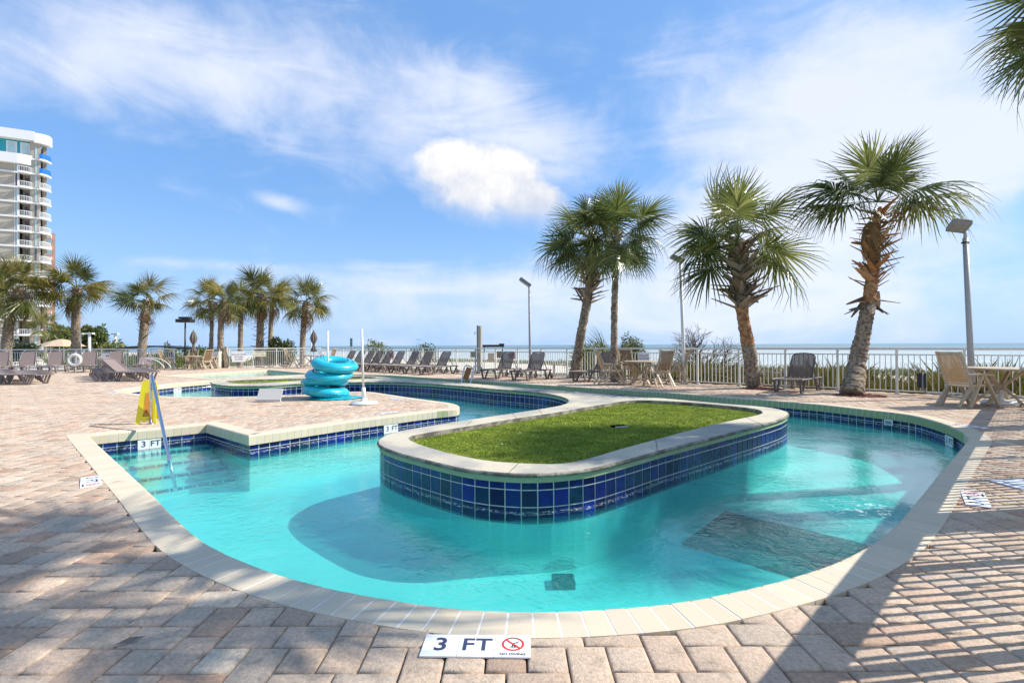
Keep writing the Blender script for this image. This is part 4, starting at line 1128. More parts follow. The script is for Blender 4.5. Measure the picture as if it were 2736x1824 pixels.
me_s = sm.mesh('seam'); me_s.materials.append(M_teal)
me_v = MB().lathe([(.0, .03), (.014, .028), (.018, .0)], 10).mesh('valve'); me_v.materials.append(M_dark)
me_h = MB().tube([(-.05, 0, 0), (-.03, 0, .045), (.03, 0, .045), (.05, 0, 0)], .009, 6).mesh('handle'); me_h.materials.append(M_dark)
ttl = ['top turquoise inner tube of the stack, tipped towards the camera', 'second turquoise inner tube from the top', 'third turquoise inner tube from the top, pushed towards the tower', 'bottom turquoise inner tube of the stack']
for i, (px, py, tx_, ty_, rz) in enumerate(((893, 974, .20, .10, .4), (880, 1001, .10, -.13, 1.2), (867, 1021, .05, .10, 2.1), (871, 1045, .06, -.12, 3.0))):
    x, z = xz(px, py); z = max(z, .15)
    t = link('inner_tube', None, loc=(x, dT+(.04, .0, .03, 0)[i], z), rot=(tx_, ty_, rz), label=ttl[i], cat='inner tube', group='stack of turquoise inner tubes on the white pole')
    o = link('ring', me_t, t); o.scale = (1, 1, (1, .95, .72, 1)[i]); link('seam', me_s, t); link('valve', me_v, t, loc=(.30, .1, .11)); link('handle', me_h, t, loc=(-.30, .22, .12), rot=(0, 0, .6)); link('handle', me_h, t, loc=(.4, -.2, .12), rot=(0, 0, 2.1))
fl = MB(); nr_, na = 10, 48; vs = []; r_ = random.Random(4)
for j in range(nr_+1):
    for i in range(na):
        a = 2*pi*i/na; rr = (.05+.62*j/nr_)*(1+.06*sin(3*a+1)+.03*sin(7*a)); fo = .5+.5*sin(a*5+j*.9)*sin(a*13+j*2.1)
        vs.append((rr*cos(a), rr*.8*sin(a), .008+.045*fo*(1-abs(2*j/nr_-1)**3)+.01*r_.random()))
fl.add(vs, [(j*na+i, j*na+(i+1) % na, (j+1)*na+(i+1) % na, (j+1)*na+i) for j in range(nr_) for i in range(na)], True)
x, z = xz(893, 1062); o = fl.build('deflated_tube', M_teal, None, loc=(x, dT-.05, .003), label='limp deflated turquoise tube spread flat under the stack', cat='inner tube')
def stand_pole(label, x, y, h, lean=(0, 0)):
    t = thing('float_pole', label, 'pole', (x, y, 0))
    MB().lathe([(.285, 0), (.295, .02), (.28, .045), (.10, .06), (.075, .075), (.07, .12), (.05, .13), (0, .13)], 28).build('base', M_white, t)
    MB().tube([(0, 0, .1), (lean[0]*.3, lean[1], .36)], .042, 14).build('sleeve', M_white, t)
    MB().tube([(lean[0]*.3, 0, .3), (lean[0], lean[1], h)], .0235, 14).build('pole', M_white, t)
    return t
b = P(973, 1079); stand_pole('white pole on a round white base, standing free beside the inner tubes', b.x, b.y, 1.63, (-.05, 0))
x, z = xz(875, 884); stand_pole('white pole through the middle of the stacked inner tubes', x, dT+.02, z)
# low white panel leaning on the deck
b = P(717, 1073); t = thing('tilted_board', 'low white plastic panel tilted back on the deck near the inner tubes', 'panel', (b.x, b.y, 0), .06)
MB().box((0, .09, .155), (.54, .02, .30), (radians(-32), 0, 0)).build('board', M_panelw, t); MB().box((0, -.02, .03), (.56, .05, .055)).build('foot', M_panelw, t)
MB().bar((-.2, .2, .005), (-.2, .12, .2), .02, .02).bar((.2, .2, .005), (.2, .12, .2), .02, .02).build('prop', M_white, t)

# ------------------------------------------------------------------ stair handrail and wet floor sign
b = P(403, 1131.5); t = thing('stair_handrail', 'polished steel handrail running from the deck down into the corner steps', 'handrail', (b.x, b.y, 0))
w_ = P(452, 1227, WATER)-b
end = Vector((w_.x*1.28, w_.y*1.28, -.62))
topz = .80; dirv = Vector((w_.x, w_.y, 0)).normalized()
pts = [(0, 0, .0), (0, 0, .60)]
for k in range(7):
    a = k/6*radians(128); pts.append(tuple(dirv*(.075-.075*cos(a))+Vector((0, 0, topz-.075+.075*sin(a)))))
slope_start = Vector(pts[-1]); pts += [tuple(slope_start.lerp(end, f)) for f in (.33, .66, 1)]
MB().tube(pts, .0235, 16).build('rail', M_steel, t)
MB().lathe([(.055, 0), (.055, .006), (.03, .022), (0, .022)], 16).build('flange', M_steel, t)
b = P(395, 1131); b.y += .05; t = thing('caution_sign', 'yellow wet floor sign standing open behind the steel handrail', 'floor sign', (b.x-.05, b.y+.05, 0), radians(17))
for s in (-1, 1):
    q = MB(); hh = .68; a = .17
    def pt(u_, v_, off=0):    # u across, v up the panel
        return (u_, s*(.13-(.11)*v_/hh)+s*off, v_)
    wb, wt = .15, .10
    outline = [(-wb, 0), (-wb+.055, 0), (-wb+.065, .045), (wb-.065, .045), (wb-.055, 0), (wb, 0), (wt+.005, hh*.80), (wt-.012, hh), (-wt+.012, hh), (-wt-.005, hh*.80)]
    m_ = len(outline); q.add([pt(u_, v_) for u_, v_ in outline]+[pt(u_, v_, .014) for u_, v_ in outline], [tuple(range(m_)), tuple(range(m_, 2*m_))[::-1]]+[(k, (k+1) % m_, m_+(k+1) % m_, m_+k) for k in range(m_)])
    pn = link('panel', fix_normals(q.mesh('panel')), t, M_yellow)
    q = MB(); 
    q.add([pt(u_, v_, .0165) for u_, v_ in ((-.045, .12), (.05, .12), (.035, .50), (-.03, .50))], [(0, 1, 2, 3)]); q.build('print', M_orange, pn)
    q = MB()
    for (u0, v0, u1, v1) in ((-.05, .13, .05, .13), (-.05, .13, 0, .23), (.05, .13, 0, .23)):
        q.bar(pt(u0, v0, .019), pt(u1, v1, .019), .010, .003)
    q.bar(pt(0, .155, .019), pt(0, .20, .019), .008, .003); q.build('triangle', M_black, pn)
MB().box((0, 0, .685), (.20, .05, .02)).box((0, 0, .70), (.09, .02, .03)).build('handle', M_yellow, t)

# ------------------------------------------------------------------ life ring on its stand
b = Vector((-(CX-200)/F*24.4, 24.4, 0)); t = thing('life_ring', 'white life ring hung on a post between the taupe loungers', 'life ring', (b.x, b.y, 0), radians(12))
MB().tube([(0, .06, 0), (0, .06, 1.0)], .03, 8).build('post', M_white, t)
q = MB(); pts = [(.245*cos(a), 0, .64+.245*sin(a)) for a in [2*pi*i/28 for i in range(28)]]; q.tube(pts, .075, 10, closed=True); q.build('ring', M_white, t)
q = MB(); q.tube([(.34*cos(a), -.02, .64+.34*sin(a)) for a in [2*pi*i/24 for i in range(24)]], .008, 5, closed=True); q.build('rope', M_grey, t)

# ------------------------------------------------------------------ pool ladder and curved white stair rail
for k in (0,):
    t = thing('pool_ladder', 'pair of arched steel grab rails where the sea side deck meets the river', 'ladder', tuple(P(1262, 1012)))
    o0 = P(1262, 1012)
    for (bx, tx_) in ((1228, 1252), (1252, 1277)):
        d_ = 18.6; A = Q(bx, 1020, d_-1.0)-o0; B = Q(tx_-12, 984, d_-.5)-o0; B2_ = Q(tx_, 977, d_-.1)-o0; C_ = Q(tx_+11, 986, d_+.4)-o0; D_ = P(tx_+12, 1008)-o0
        A.z = -.5
        MB().tube(curve_pts([A, B, B2_, C_, Vector((D_.x, D_.y, 0))], 4), .024, 8).build('grab_rail', M_steel, t)
q = MB(); A = Q(1243, 1008, 18.3); B = Q(1254, 982, 18.5)
t = thing('orange_board', 'weathered orange brown board leaning between the ladder rails', 'board', tuple((A.x, A.y, 0)))
q.bar((0, 0, .02), (B.x-A.x, B.y-A.y, B.z), .20, .03, (0, 1, 0)); q.build('board', mk('rusty_board', (.42, .17, .05), .8, (.30, .12, .04), 14), t)
t = thing('stair_rail', 'curved white tube rail in front of the fence by the umbrella table', 'handrail', (-18.6, 26.3, 0))
for oy in (0, .5):
    MB().tube(curve_pts([(-.75, oy, 0), (-.75, oy, .55), (-.6, oy, .68), (0, oy, .52), (.35, oy, .2), (.2, oy, .05)], 4), .022, 8).build('rail', M_white, t)

# ------------------------------------------------------------------ lamp posts
def box_head(t, c, size, rot, mt=M_grey): 
    MB().box(c, size, rot).build('lamp_head', mt, t)
def lamp(label, base, top, r, head=None, mt=M_pole):
    t = thing('lamp_post', label, 'lamp post', tuple(base)); tp = Vector(top)-Vector(base)
    MB().tube([(0, 0, 0), (tp.x*.33, tp.y*.33, tp.z*.33), tuple(tp)], [r*1.12, r*1.0, r*.85], 12).build('pole', mt, t)
    MB().lathe([(r*1.9, 0), (r*1.9, .03), (r*1.3, .07), (r*1.1, .08)], 12).build('base_plate', mt, t)
    return t, tp
t, tp = lamp('thin lamp post with a small floodlight, between the shower post and the leaning palm', P(1417, 1006), Q(1414, 765, 20.1), .05)
box_head(t, tp+Vector((-.16, 0, .16)), (.52, .30, .13), (0, radians(36), 0)); MB().box(tp+Vector((-.19, 0, .09)), (.42, .24, .02), (0, radians(36), 0)).build('lens', M_signw, t); MB().tube([tp, tp+Vector((-.05, 0, .12))], .03, 8).build('bracket', M_dark, t)
t, tp = lamp('white lamp post whose head is hidden by a hanging frond beside the tan chairs', P(1829, 1025), Q(1818, 700, 16.05), .055, mt=M_white)
box_head(t, tp+Vector((-.1, 0, .1)), (.40, .26, .11), (0, radians(25), 0))
b = Vector((10.55, 11.5, 0)); t, tp = lamp('tall lamp post with a big square head over the corner table', b, Q(2579, 636, 11.5), .062)
MB().tube([tp, tp+Vector((0, 0, .16))], .035, 10).build('bracket', M_pole, t)
MB().box(tp+Vector((-.16, -.02, .27)), (.36, .36, .10), (radians(-24), radians(14), radians(-25))).build('lamp_head', M_grey, t)
MB().box(tp+Vector((-.16, -.075, .318)), (.30, .30, .012), (radians(-24), radians(14), radians(-25))).build('lens', mk('lamp_glass', (.30, .12, .07), .15, (.55, .45, .35), 6), t)
MB().lathe([(.075, 0), (.075, .03)], 10, tp+Vector((0, 0, -.12))).build('collar', M_dark, t)
b = Vector(((494-CX)/F*31, 31, -.3)); t, tp = lamp('black lamp post with a wide box head beyond the fence gap', b, Q(495, 862, 31), .05, mt=M_dark)
MB().box(tp+Vector((0, 0, .12)), (.9, .5, .2)).box(tp+Vector((0, 0, .30)), (.6, .4, .12)).build('lamp_head', M_dark, t); MB().box(tp+Vector((0, 0, .01)), (.7, .4, .012)).build('lens', M_signw, t)
b = Vector(((832-CX)/F*40, 40, -.5)); t, tp = lamp('thin white mast behind the palm nearest the open horizon', b, Q(830, 800, 40), .035, mt=M_white)
MB().box(tp+Vector((0, 0, .05)), (.12, .12, .1)).build('lamp_head', M_white, t)
for px, py, d_, lb in ((213, 893, 60, 'short white T shaped lamp behind the wide crowned palm'), (239, 892, 60, 'short white T shaped lamp beside the round tree crown'), (308, 893, 70, 'short white lamp with a single arm beyond the fence')):
    b = Vector(((px-CX)/F*d_, d_, -.6)); t, tp = lamp(lb, b, Q(px, py, d_), .16, mt=M_white)
    MB().box(tp+Vector((0, 0, .06)), (1.0 if px != 308 else .9, .4, .16)).build('lamp_head', M_white, t)

# ------------------------------------------------------------------ outdoor shower post, sign post, gate posts
d_ = 22.7; b = Q(1282, 925, d_); t = thing('shower_post', 'tall flat outdoor shower post at the railing, dark on one side', 'shower', (b.x, b.y, 0), radians(-38))
MB().box((0, 0, 1.07), (.20, .10, 2.14)).build('column', mk('beige_panel', (.40, .37, .30), .7), t); MB().box((-.112, -.01, 1.08), (.02, .12, 2.16)).build('side_board', M_dark, t)
MB().tube([(-.12, 0, 1.84), (-.24, 0, 1.88), (-.30, 0, 1.84)], .012, 6).build('shower_arm', M_steel, t); MB().lathe([(.035, 0), (.02, .04), (.01, .05)], 10, (-.30, 0, 1.78)).build('shower_head', M_dark, t)
MB().bar((.09, -.06, .42), (.02, -.06, .78), .02, .02).build('foot_tap', M_steel, t)
d_ = 52; b = Q(939, 925, d_); t = thing('beach_marker_post', 'narrow post with a small dark blue sign plate out on the beach', 'sign', (b.x, b.y, -1.8))
MB().box((0, 0, 1.9), (.09, .09, 3.8)).build('post', M_grey, t); MB().box((0, -.06, 3.42), (.25, .03, .85)).build('sign_plate', mk('blue_plate', (.05, .13, .17), .5, (.12, .22, .25), 9), t)
t = thing('gate_box', 'beige utility cabinet in the gap of the white fence', 'cabinet', tuple(Vector(((579-CX)/F*29.2, 29.2, 0))))
MB().box((0, 0, .5), (.42, .35, 1.0)).build('body', mk('pale_cab', (.50, .50, .42), .6), t); MB().box((0, -.18, .5), (.36, .012, .9)).build('door', M_signw, t); MB().box((0, 0, 1.012), (.46, .39, .025)).build('lid', M_grey, t)
t = thing('gate_post', 'square tan gate post in the fence gap next to the white fence', 'post', tuple(Vector(((604-CX)/F*29.5, 29.5, 0))))
MB().box((0, 0, .6), (.14, .14, 1.2)).build('shaft', M_resin, t); MB().box((0, 0, 1.22), (.18, .18, .04)).build('cap', M_resin, t)
# black canopy roof and tan umbrella beyond the left fence
b = Q(418, 927, 48); t = thing('black_canopy', 'low black tent roof just above the fence beyond the pool', 'canopy', (b.x, b.y, 0))
q = MB(); vs = []
for i in range(13):
    f = i/12*2-1; z = 1.15+.22*(1-f*f)
    vs += [(f*3.1, -1.2, z), (f*3.1, 1.2, z), (f*3.1, -1.2, z-.12), (f*3.1, 1.2, z-.12)]
fs = []
for i in range(12): a = 4*i; fs += [(a, a+4, a+5, a+1), (a, a+2, a+6, a+4), (a+1, a+5, a+7, a+3), (a+2, a+3, a+7, a+6)]
q.add(vs, fs); q.build('roof', M_dark, t); 
for sx_ in (-2.8, 2.8):
    MB().tube([(sx_, 0, -.4), (sx_, 0, 1.1)], .04, 6).build('pole', M_dark, t)
b = Q(165, 925, 58); t = thing('beach_gazebo', 'pale tan pyramid roof among the distant palm bushes', 'gazebo', (b.x, b.y, -.5))
MB().lathe([(2.2, 1.85), (1.4, 2.3), (.5, 2.62), (0, 2.7)], 8, smooth=False).build('roof', mk('gazebo_roof', (.55, .42, .28), .9, (.45, .34, .22), 6), t)
for a in range(4): MB().tube([(1.4*cos(a*pi/2+.6), 1.4*sin(a*pi/2+.6), 0), (1.4*cos(a*pi/2+.6), 1.4*sin(a*pi/2+.6), 2.2)], .06, 6).build('post', M_white, t)

# ------------------------------------------------------------------ notices on the fences
def notice(label, px, py, wpx, hpx, fence_ln, lines, mt=M_signw, tm=M_navy, off=.05, tscale=1.0, cat='notice'):
    a, dvec, nrm = fence_ln; k = (px-CX)/F
    s_ = (k*a.y-a.x)/(dvec.x-k*dvec.y); p = a+dvec*s_; d_ = p.y; q = Q(px, py, d_-.06)
    w_, h_ = wpx/F*d_/max(.3, abs(dvec.x)), hpx/F*d_
    t = link('notice', None, loc=(q.x-nrm.x*off, q.y-nrm.y*off, q.z), rot=(0, 0, atan2(dvec.y, dvec.x) if dvec.x > 0 else atan2(-dvec.y, -dvec.x)), label=label, cat=cat)
    MB().box((0, 0, 0), (w_, .008, h_)).build('plate', mt, t)
    if lines:
        n_ = len(lines); hh = h_/(n_+.4); mx = max(len(l) for l in lines); sz = min(hh*1.05, w_*.9/(mx*.58))*tscale
        me = text_mesh('\n'.join(lines), sz, 'lettering', spacing=1.05)
        if n_ > 1 and False: pass
        o = link('lettering', me, t, tm, rot=(radians(90), 0, 0)); o.scale = (1, min(1.8, hh*.95/sz), 1); o.location = (0, -.0055, 0)
        zs = [v.co.y for v in me.vertices]; o.location.z = -(max(zs)+min(zs))/2*o.scale[1]
    return t
sea_ln = (FA, FDIR, FN); wf = (FL1, ((FB-FDIR*.1+Vector((-.1, -.15)))-FL1).normalized(), Vector((-.5, .86))); wl_ = (FL2b, (FL2a-FL2b).normalized(), Vector((-.2, .98)))
notice('white board reading shallow water no diving allowed on the bright white fence', 638, 953, 28, 27, wf, ['SHALLOW WATER', 'NO DIVING', 'ALLOWED'], tm=M_black)
notice('pale yellow notice beside the white no diving board', 694, 946, 26, 12, wf, ['NOTICE', 'POOL AREA'], M_signy, M_grey)
notice('white notice with blue lettering behind the taupe loungers', 290, 955, 25, 24, wl_, ['NO', 'DIVING'])
notice('grey green notice beside the shower post', 1267, 947, 17, 15, sea_ln, ['NOTICE', 'RINSE', 'FEET'], mk('sign_green', (.34, .36, .27), .6), M_black)
notice('red sign with white pool hours lettering on the sea railing', 1370, 950, 18, 17, sea_ln, ['POOL', 'HOURS', '9AM-9PM'], mk('sign_red', (.42, .02, .02), .5), M_signw)
notice('brown slatted notice between the beige towel and the red sign', 1336, 947, 14, 17, sea_ln, None, mk('sign_brown', (.25, .20, .12), .7))
notice('beige towel hung over the sea railing', 1314, 954, 17, 22, sea_ln, None, mk('towel', (.66, .52, .36), .95, (.58, .45, .30), 30), cat='towel')
notice('white sign reading shallow water no diving behind the tan chairs', 1722, 953, 24, 20, sea_ln, ['SHALLOW', 'NO DIVING'])
notice('white sign with blue lettering behind the middle of the lounger row', 1113, 949, 25, 22, sea_ln, ['SHALLOW', 'WATER'])
notice('grey notice behind the lounger row', 1027, 943, 12, 8, sea_ln, None, M_grey)
notice('red notice behind the lounger row', 1049, 950, 12, 12, sea_ln, None, mk('sign_red2', (.45, .03, .02), .5))
# electrical box and conduit on the railing
b = FA+FDIR*1.9-FN*.08; k_ = (2462-CX)/F; s_ = (k_*FA.y-FA.x)/(FDIR.x-k_*FDIR.y); b = FA+FDIR*s_-FN*.07
t = thing('junction_box', 'dark electrical box strapped to a railing post with conduit bending along the paving', 'electrical box', (b.x, b.y, 0), atan2(-FDIR.y, -FDIR.x))
MB().box((0, 0, .36), (.17, .10, .36)).build('box', M_dark, t); MB().tube([(.02, -.07, .56), (.02, -.07, .16), (.05, -.07, .09), (.12, -.07, .05), (2.2, -.07, .045)], .016, 8).build('conduit', M_grey, t)

# ------------------------------------------------------------------ depth markers set in the paving
def marker(label, c, rz, sc=1., sym=True):
    t = link('depth_marker', None, loc=(c[0], c[1], .0022), rot=(0, 0, rz), label=label, cat='depth marker')
    w_ = .1525
    for k in (-1, 0, 1): MB().box((k*w_*1.0, 0, 0), (w_-.0018, w_, .006)).build('marker_tile', M_tilew, t)
    o = link('digit', TXT['3'], t, loc=(-w_, .002, .0032)); o = link('letters', TXT['FT'], t, loc=(0, .002, .0032))
    q = MB()
    def arc(r0, r1, n=36):
        vs = []; 
        for i in range(n): a = 2*pi*i/n; vs += [(r0*cos(a), r0*sin(a), 0), (r1*cos(a), r1*sin(a), 0)]
        q.add(vs, [(2*i, 2*i+1, (2*i+3) % (2*n), (2*i+2) % (2*n)) for i in range(n)])
    arc(.038, .048); q.bar((-.030, .030, .0002), (.030, -.030, .0002), .0085, .0004); o = q.build('prohibition_ring', M_red, t, loc=(w_, .012, .0038))
    q = MB(); q.bar((-.032, .004, 0), (.034, .004, 0), .0015, .0004); q.bar((-.004, -.022, 0), (.002, .002, 0), .006, .0004); q.bar((.002, .000, 0), (.026, .016, 0), .005, .0004); q.bar((-.012, -.024, 0), (.016, -.024, 0), .004, .0004); q.bar((.008, -.022, 0), (.004, -.008, 0), .005, .0004)
    q.build('diver_figure', M_black, t, loc=(w_, .014, .0034)); link('caption', TXT['ND'], t, loc=(w_, -.058, .0032))
    return t
TXT = {'3': text_mesh('3', .125, 'digit', bold=.0022), 'FT': text_mesh('FT', .118, 'letters', bold=.0022, spacing=1.05), 'ND': text_mesh('NO DIVING', .0205, 'caption', bold=.0004)}
for k, mt in (('3', M_navy), ('FT', M_navy), ('ND', M_black)): TXT[k].materials.append(mt)
c = (P(1141, 1692)+P(1422, 1704)+P(1422, 1764)+P(1115, 1749))/4
marker('white three foot no diving marker in the paving closest to the camera', c, radians(-1.6))
c = P(243, 1286); marker('three foot marker beside the straight coping, seen sideways', c, radians(-50))
c = P(2606, 1333); marker('three foot marker crossed by the railing shade', c, radians(52))
c = P(1058, 1066); marker('three foot marker behind the free standing pole', c, radians(-45))
c = P(1033, 1103); marker('three foot marker at the rounded tip of the paved peninsula', c, radians(-132))
c = P(2588, 1138); marker('worn marker beyond the far bend of the coping', c, radians(110))
c = P(432, 1048); c = Vector((-11.2, 14.0, 0)); c = P(300, 1051); marker('three foot marker near the far end of the river', c, radians(-70))
# wall markers
def wall_marker(label, px, py, zc, dirv, dist, h_=.150, front=(0, -1)):
    q = Q(px, py, dist); t = link('wall_marker', None, loc=(q.x, q.y, zc), rot=(0, 0, atan2(dirv[1], dirv[0])), label=label, cat='depth marker')
    for k in (-.5, .5): MB().box((k*h_*1.0, 0, 0), (h_-.003, .008, h_)).build('marker_tile', M_tilew, t)
    o = link('digit', TXT['3'], t, loc=(-h_*.5, -.006, 0), rot=(radians(90), 0, 0)); o = link('letters', TXT['FT'], t, loc=(h_*.5, -.006, 0), rot=(radians(90), 0, 0))
def on_seg(A, B, px):   # depth where the view column px meets the wall line
    k = (px-CX)/F; d = B-A; s_ = (k*A.y-A.x)/(d.x-k*d.y); return A+d*s_, d.normalized()
def wm(label, A, B, px, zc, inset=.014):
    p, d = on_seg(Vector(A[:2]), Vector(B[:2]), px)
    if Vector((d.y, -d.x)).dot(Vector((1.5, 6.5))-p) < 0: d = -d
    t = link('wall_marker', None, loc=(p.x+(-d.y)*inset, p.y+d.x*inset, zc), rot=(0, 0, atan2(d.y, d.x)), label=label, cat='depth marker'); h_ = .148
    for k in (-.5, .5): MB().box((k*h_, 0, 0), (h_-.003, .012, h_)).build('marker_tile', M_tilew, t)
    for nm, x_, y_ in (('digit', -h_*.5, -.0075), ('letters', h_*.5, -.0075)):
        link(nm, TXT['3' if nm == 'digit' else 'FT'], t, loc=(x_, y_, 0), rot=(radians(90), 0, 0))
wm('large three foot marker on the wall above the corner steps', S1, S2, 400, -.225)
wm('three foot marker on the peninsula wall next to the island nose', Rc[-3], Rc[-4], 1045, -.225)
pf1, pf2 = P(400, 1031), P(561, 1017)
wm('three foot marker on the far river wall behind the yellow sign', pf1, pf2, 475, -.225)
pf1, pf2 = P(2480, 1118), P(2568, 1152)
wm('three foot marker low on the tiles at the far bend', pf1, pf2, 2530, -.225)
p, d = on_seg(Vector(P(2300, 1092)[:2]), Vector(P(2427, 1107)[:2]), 2371); d = -d if Vector((d.y, -d.x)).dot(Vector((1.5, 6.5))-p) < 0 else d; t = thing('skimmer_cover', 'pale return fitting set in the dark tiles of the far wall', 'pool fitting', (p.x-d.y*.01, p.y+d.x*.01, -.19), atan2(d.y, d.x))
MB().box((0, 0, 0), (.15, .014, .10)).build('plate', M_signw, t); MB().box((0, -.008, 0), (.11, .006, .06)).build('grille', M_grey, t)
# skimmer lid at the right edge, valve lid in the turf
c = (P(2672, 1288)+P(2790, 1300))/2; t = thing('deck_hatch', 'grey square skimmer lid in the striped shade', 'lid', (c.x, c.y, .002), radians(3))
MB().box((0, 0, 0), (.34, .30, .012)).build('frame', M_lidg, t); MB().lathe([(.12, .006), (.12, .012), (.115, .014), (0, .014)], 28).build('cover', M_lidg, t)
c = P(1654, 1138, .06); t = thing('valve_box', 'dark sunken valve box in the island turf', 'valve box', (c.x, c.y, .066), .3)
MB().box((0, 0, -.008), (.21, .14, .02)).build('lid', mk('valve_green', (.004, .008, .004), 1.0, spec=0.), t); MB().box((0, -.08, -.004), (.21, .010, .02)).build('rim', M_panelw, t)
# mulch rings of red chips around the two palms
M_mulch = piece_mat('mulch', [(0, (.10, .03, .02)), (.5, (.20, .06, .04)), (1, (.32, .14, .10))], .9, .2, 30)
for c_, lb in ((mulch_c[0], 'red bark chips round the foot of the tallest palm'), (mulch_c[1], 'red bark chips round the foot of the palm with the reddish trunk')):
    q = MB(); r = random.Random(2)
    for i in range(1500):
        a, rr = r.uniform(0, 2*pi), .58*sqrt(r.random()); s_ = r.uniform(.015, .035)
        q.box((c_.x+rr*cos(a), c_.y+rr*.8*sin(a), -.02+.05*(1-rr/.6)+r.uniform(0, .012)), (s_*2, s_, .010), (r.uniform(-.5, .5), r.uniform(-.5, .5), r.uniform(0, 3)))
    q.build('bark_mulch', M_mulch, None, kind='stuff', label=lb, cat='mulch')
# ------------------------------------------------------------------ shrubs, dune grass, bare tree
M_leafb = leaf_mat('bush_leaf', [(0, (.035, .065, .014)), (.5, (.12, .15, .03)), (1, (.28, .27, .08))], .2, .45)
M_leafy = leaf_mat('dune_leaf', [(0, (.10, .11, .02)), (.4, (.21, .18, .04)), (.7, (.34, .22, .06)), (.85, (.18, .22, .05)), (1, (.12, .19, .04))], .2, .7)
M_leafo = leaf_mat('dune_green', [(0, (.16, .19, .08)), (1, (.30, .30, .14))], .2, .7)
M_twig = mk('twig', (.16, .13, .11), .9, (.24, .20, .17), 9)
def leaf_blob(mb, c, size, n, leaf, seed, shell=.55, up=.0):
    r = random.Random(seed); c = Vector(c)
    lob = [(Vector((r.uniform(-.6, .6)*size[0], r.uniform(-.6, .6)*size[1], r.uniform(-.25, .55)*size[2])), r.uniform(.35, .6)) for _ in range(9)]
    for i in range(n):
        lc, lr = lob[r.randrange(9)]
        v = Vector((r.gauss(0, 1), r.gauss(0, 1), r.gauss(0, 1))).normalized()*(shell+(1-shell)*r.random())*lr
        p = c+lc+Vector((v.x*size[0], v.y*size[1], v.z*size[2]))
        if p.z < c.z-size[2]*.9: continue
        a = Vector((r.gauss(0, 1), r.gauss(0, 1), r.gauss(up, 1))).normalized(); b = a.cross(Vector((r.gauss(0, 1), r.gauss(0, 1), r.gauss(0, 1)))).normalized()
        l = leaf*r.uniform(.6, 1.3)
        mb.add([p, p+a*l*.5+b*l*.22, p+a*l, p+a*l*.5-b*l*.22], [(0, 1, 2, 3)])
    return mb
def shrub(label, c, size, n, leaf, seed, mat=M_leafb, trunk=True, name='shrub', cat='shrub'):
    t = thing(name, label, cat, (c[0], c[1], c[2]))
    leaf_blob(MB(), (0, 0, size[2]), size, n, leaf, seed).build('crown', mat, t)
    if trunk:
        q = MB(); r = random.Random(seed)
        for k in range(5): a = r.uniform(0, 6.28); q.tube([(0, 0, -.2), (size[0]*.3*cos(a), size[1]*.3*sin(a), size[2]*.7), (size[0]*.6*cos(a), size[1]*.6*sin(a), size[2]*1.2)], [size[2]*.05+.01, size[2]*.035, .01], 5)
        q.build('trunk', M_twig, t)
    return t
def at(px, d_, z): return Vector(((px-CX)/F*d_, d_, z))
def bpx(label, x0, x1, ytop, d_, z0, n, leaf, seed, mat=M_leafb, **kw):
    c = at((x0+x1)/2, d_, z0); sx_ = (x1-x0)/2/F*d_; zt = H+(932-ytop)/F*d_; hz = (zt-z0)/2
    return shrub(label, c, (sx_/1.0, sx_*.8, hz*.95), n, leaf, seed, mat, **kw)
bpx('round dune bush on the horizon above the lounger row', 975, 1068, 903, 36, -1.2, 1500, .17, 1)
bpx('open topped dune bush above the end of the lounger row', 1092, 1172, 900, 35, -1.2, 1100, .17, 2)
bpx('broad green bush behind the slim palm', 1640, 1735, 893, 23, -.8, 2400, .12, 3)
bpx('leafy bush at the foot of the apartment tower', 20, 96, 903, 34, -.4, 1600, .2, 4)
bpx('dense round tree crowns beyond the second palm', 132, 214, 866, 66, -.8, 2200, .5, 5, name='broad_tree', cat='tree')
bpx('rounded tree with a dark trunk beside the white T lamps', 205, 286, 858, 68, -.8, 2200, .5, 6, name='broad_tree', cat='tree')
bpx('low bushy clump left of the leaning palm', 270, 342, 906, 60, -.8, 1200, .4, 7)
bpx('small clump just beyond the black canopy', 440, 478, 913, 55, -.8, 600, .3, 8)
bpx('low spreading palmetto bush beside the clump of palms', 720, 800, 893, 34, -.5, 1300, .25, 9)
bpx('dark thicket behind the white fence at the small pool', 480, 560, 925, 60, -.8, 900, .4, 10)
# palmettos: short fans without trunk
def palmetto(label, px, d_, z, n, sc, seed, tone='g'):
    c = at(px, d_, z); t = thing('palmetto', label, 'palmetto', tuple(c)); r = random.Random(seed)
    for i in range(n):
        place_frond(t, (tone, r.choice((0, 3, 1))), Vector((r.uniform(-.6, .6)*sc, r.uniform(-.3, .3), 0)), r.uniform(0, 6.28), radians(r.uniform(25, 85)), r.gauss(0, .4), sc*r.uniform(.7, 1.1))
palmetto('spiky palmetto between the leaning palm and the slim palm', 1598, 22, -.4, 18, 1.25, 1)
palmetto('low palmetto beyond the far white fence by the tallest of the clump', 735, 35, -.3, 12, 1.0, 2, 'w')
palmetto('young palmetto with brown fans at the foot of the clump', 712, 34, .1, 9, .8, 3, 'w')
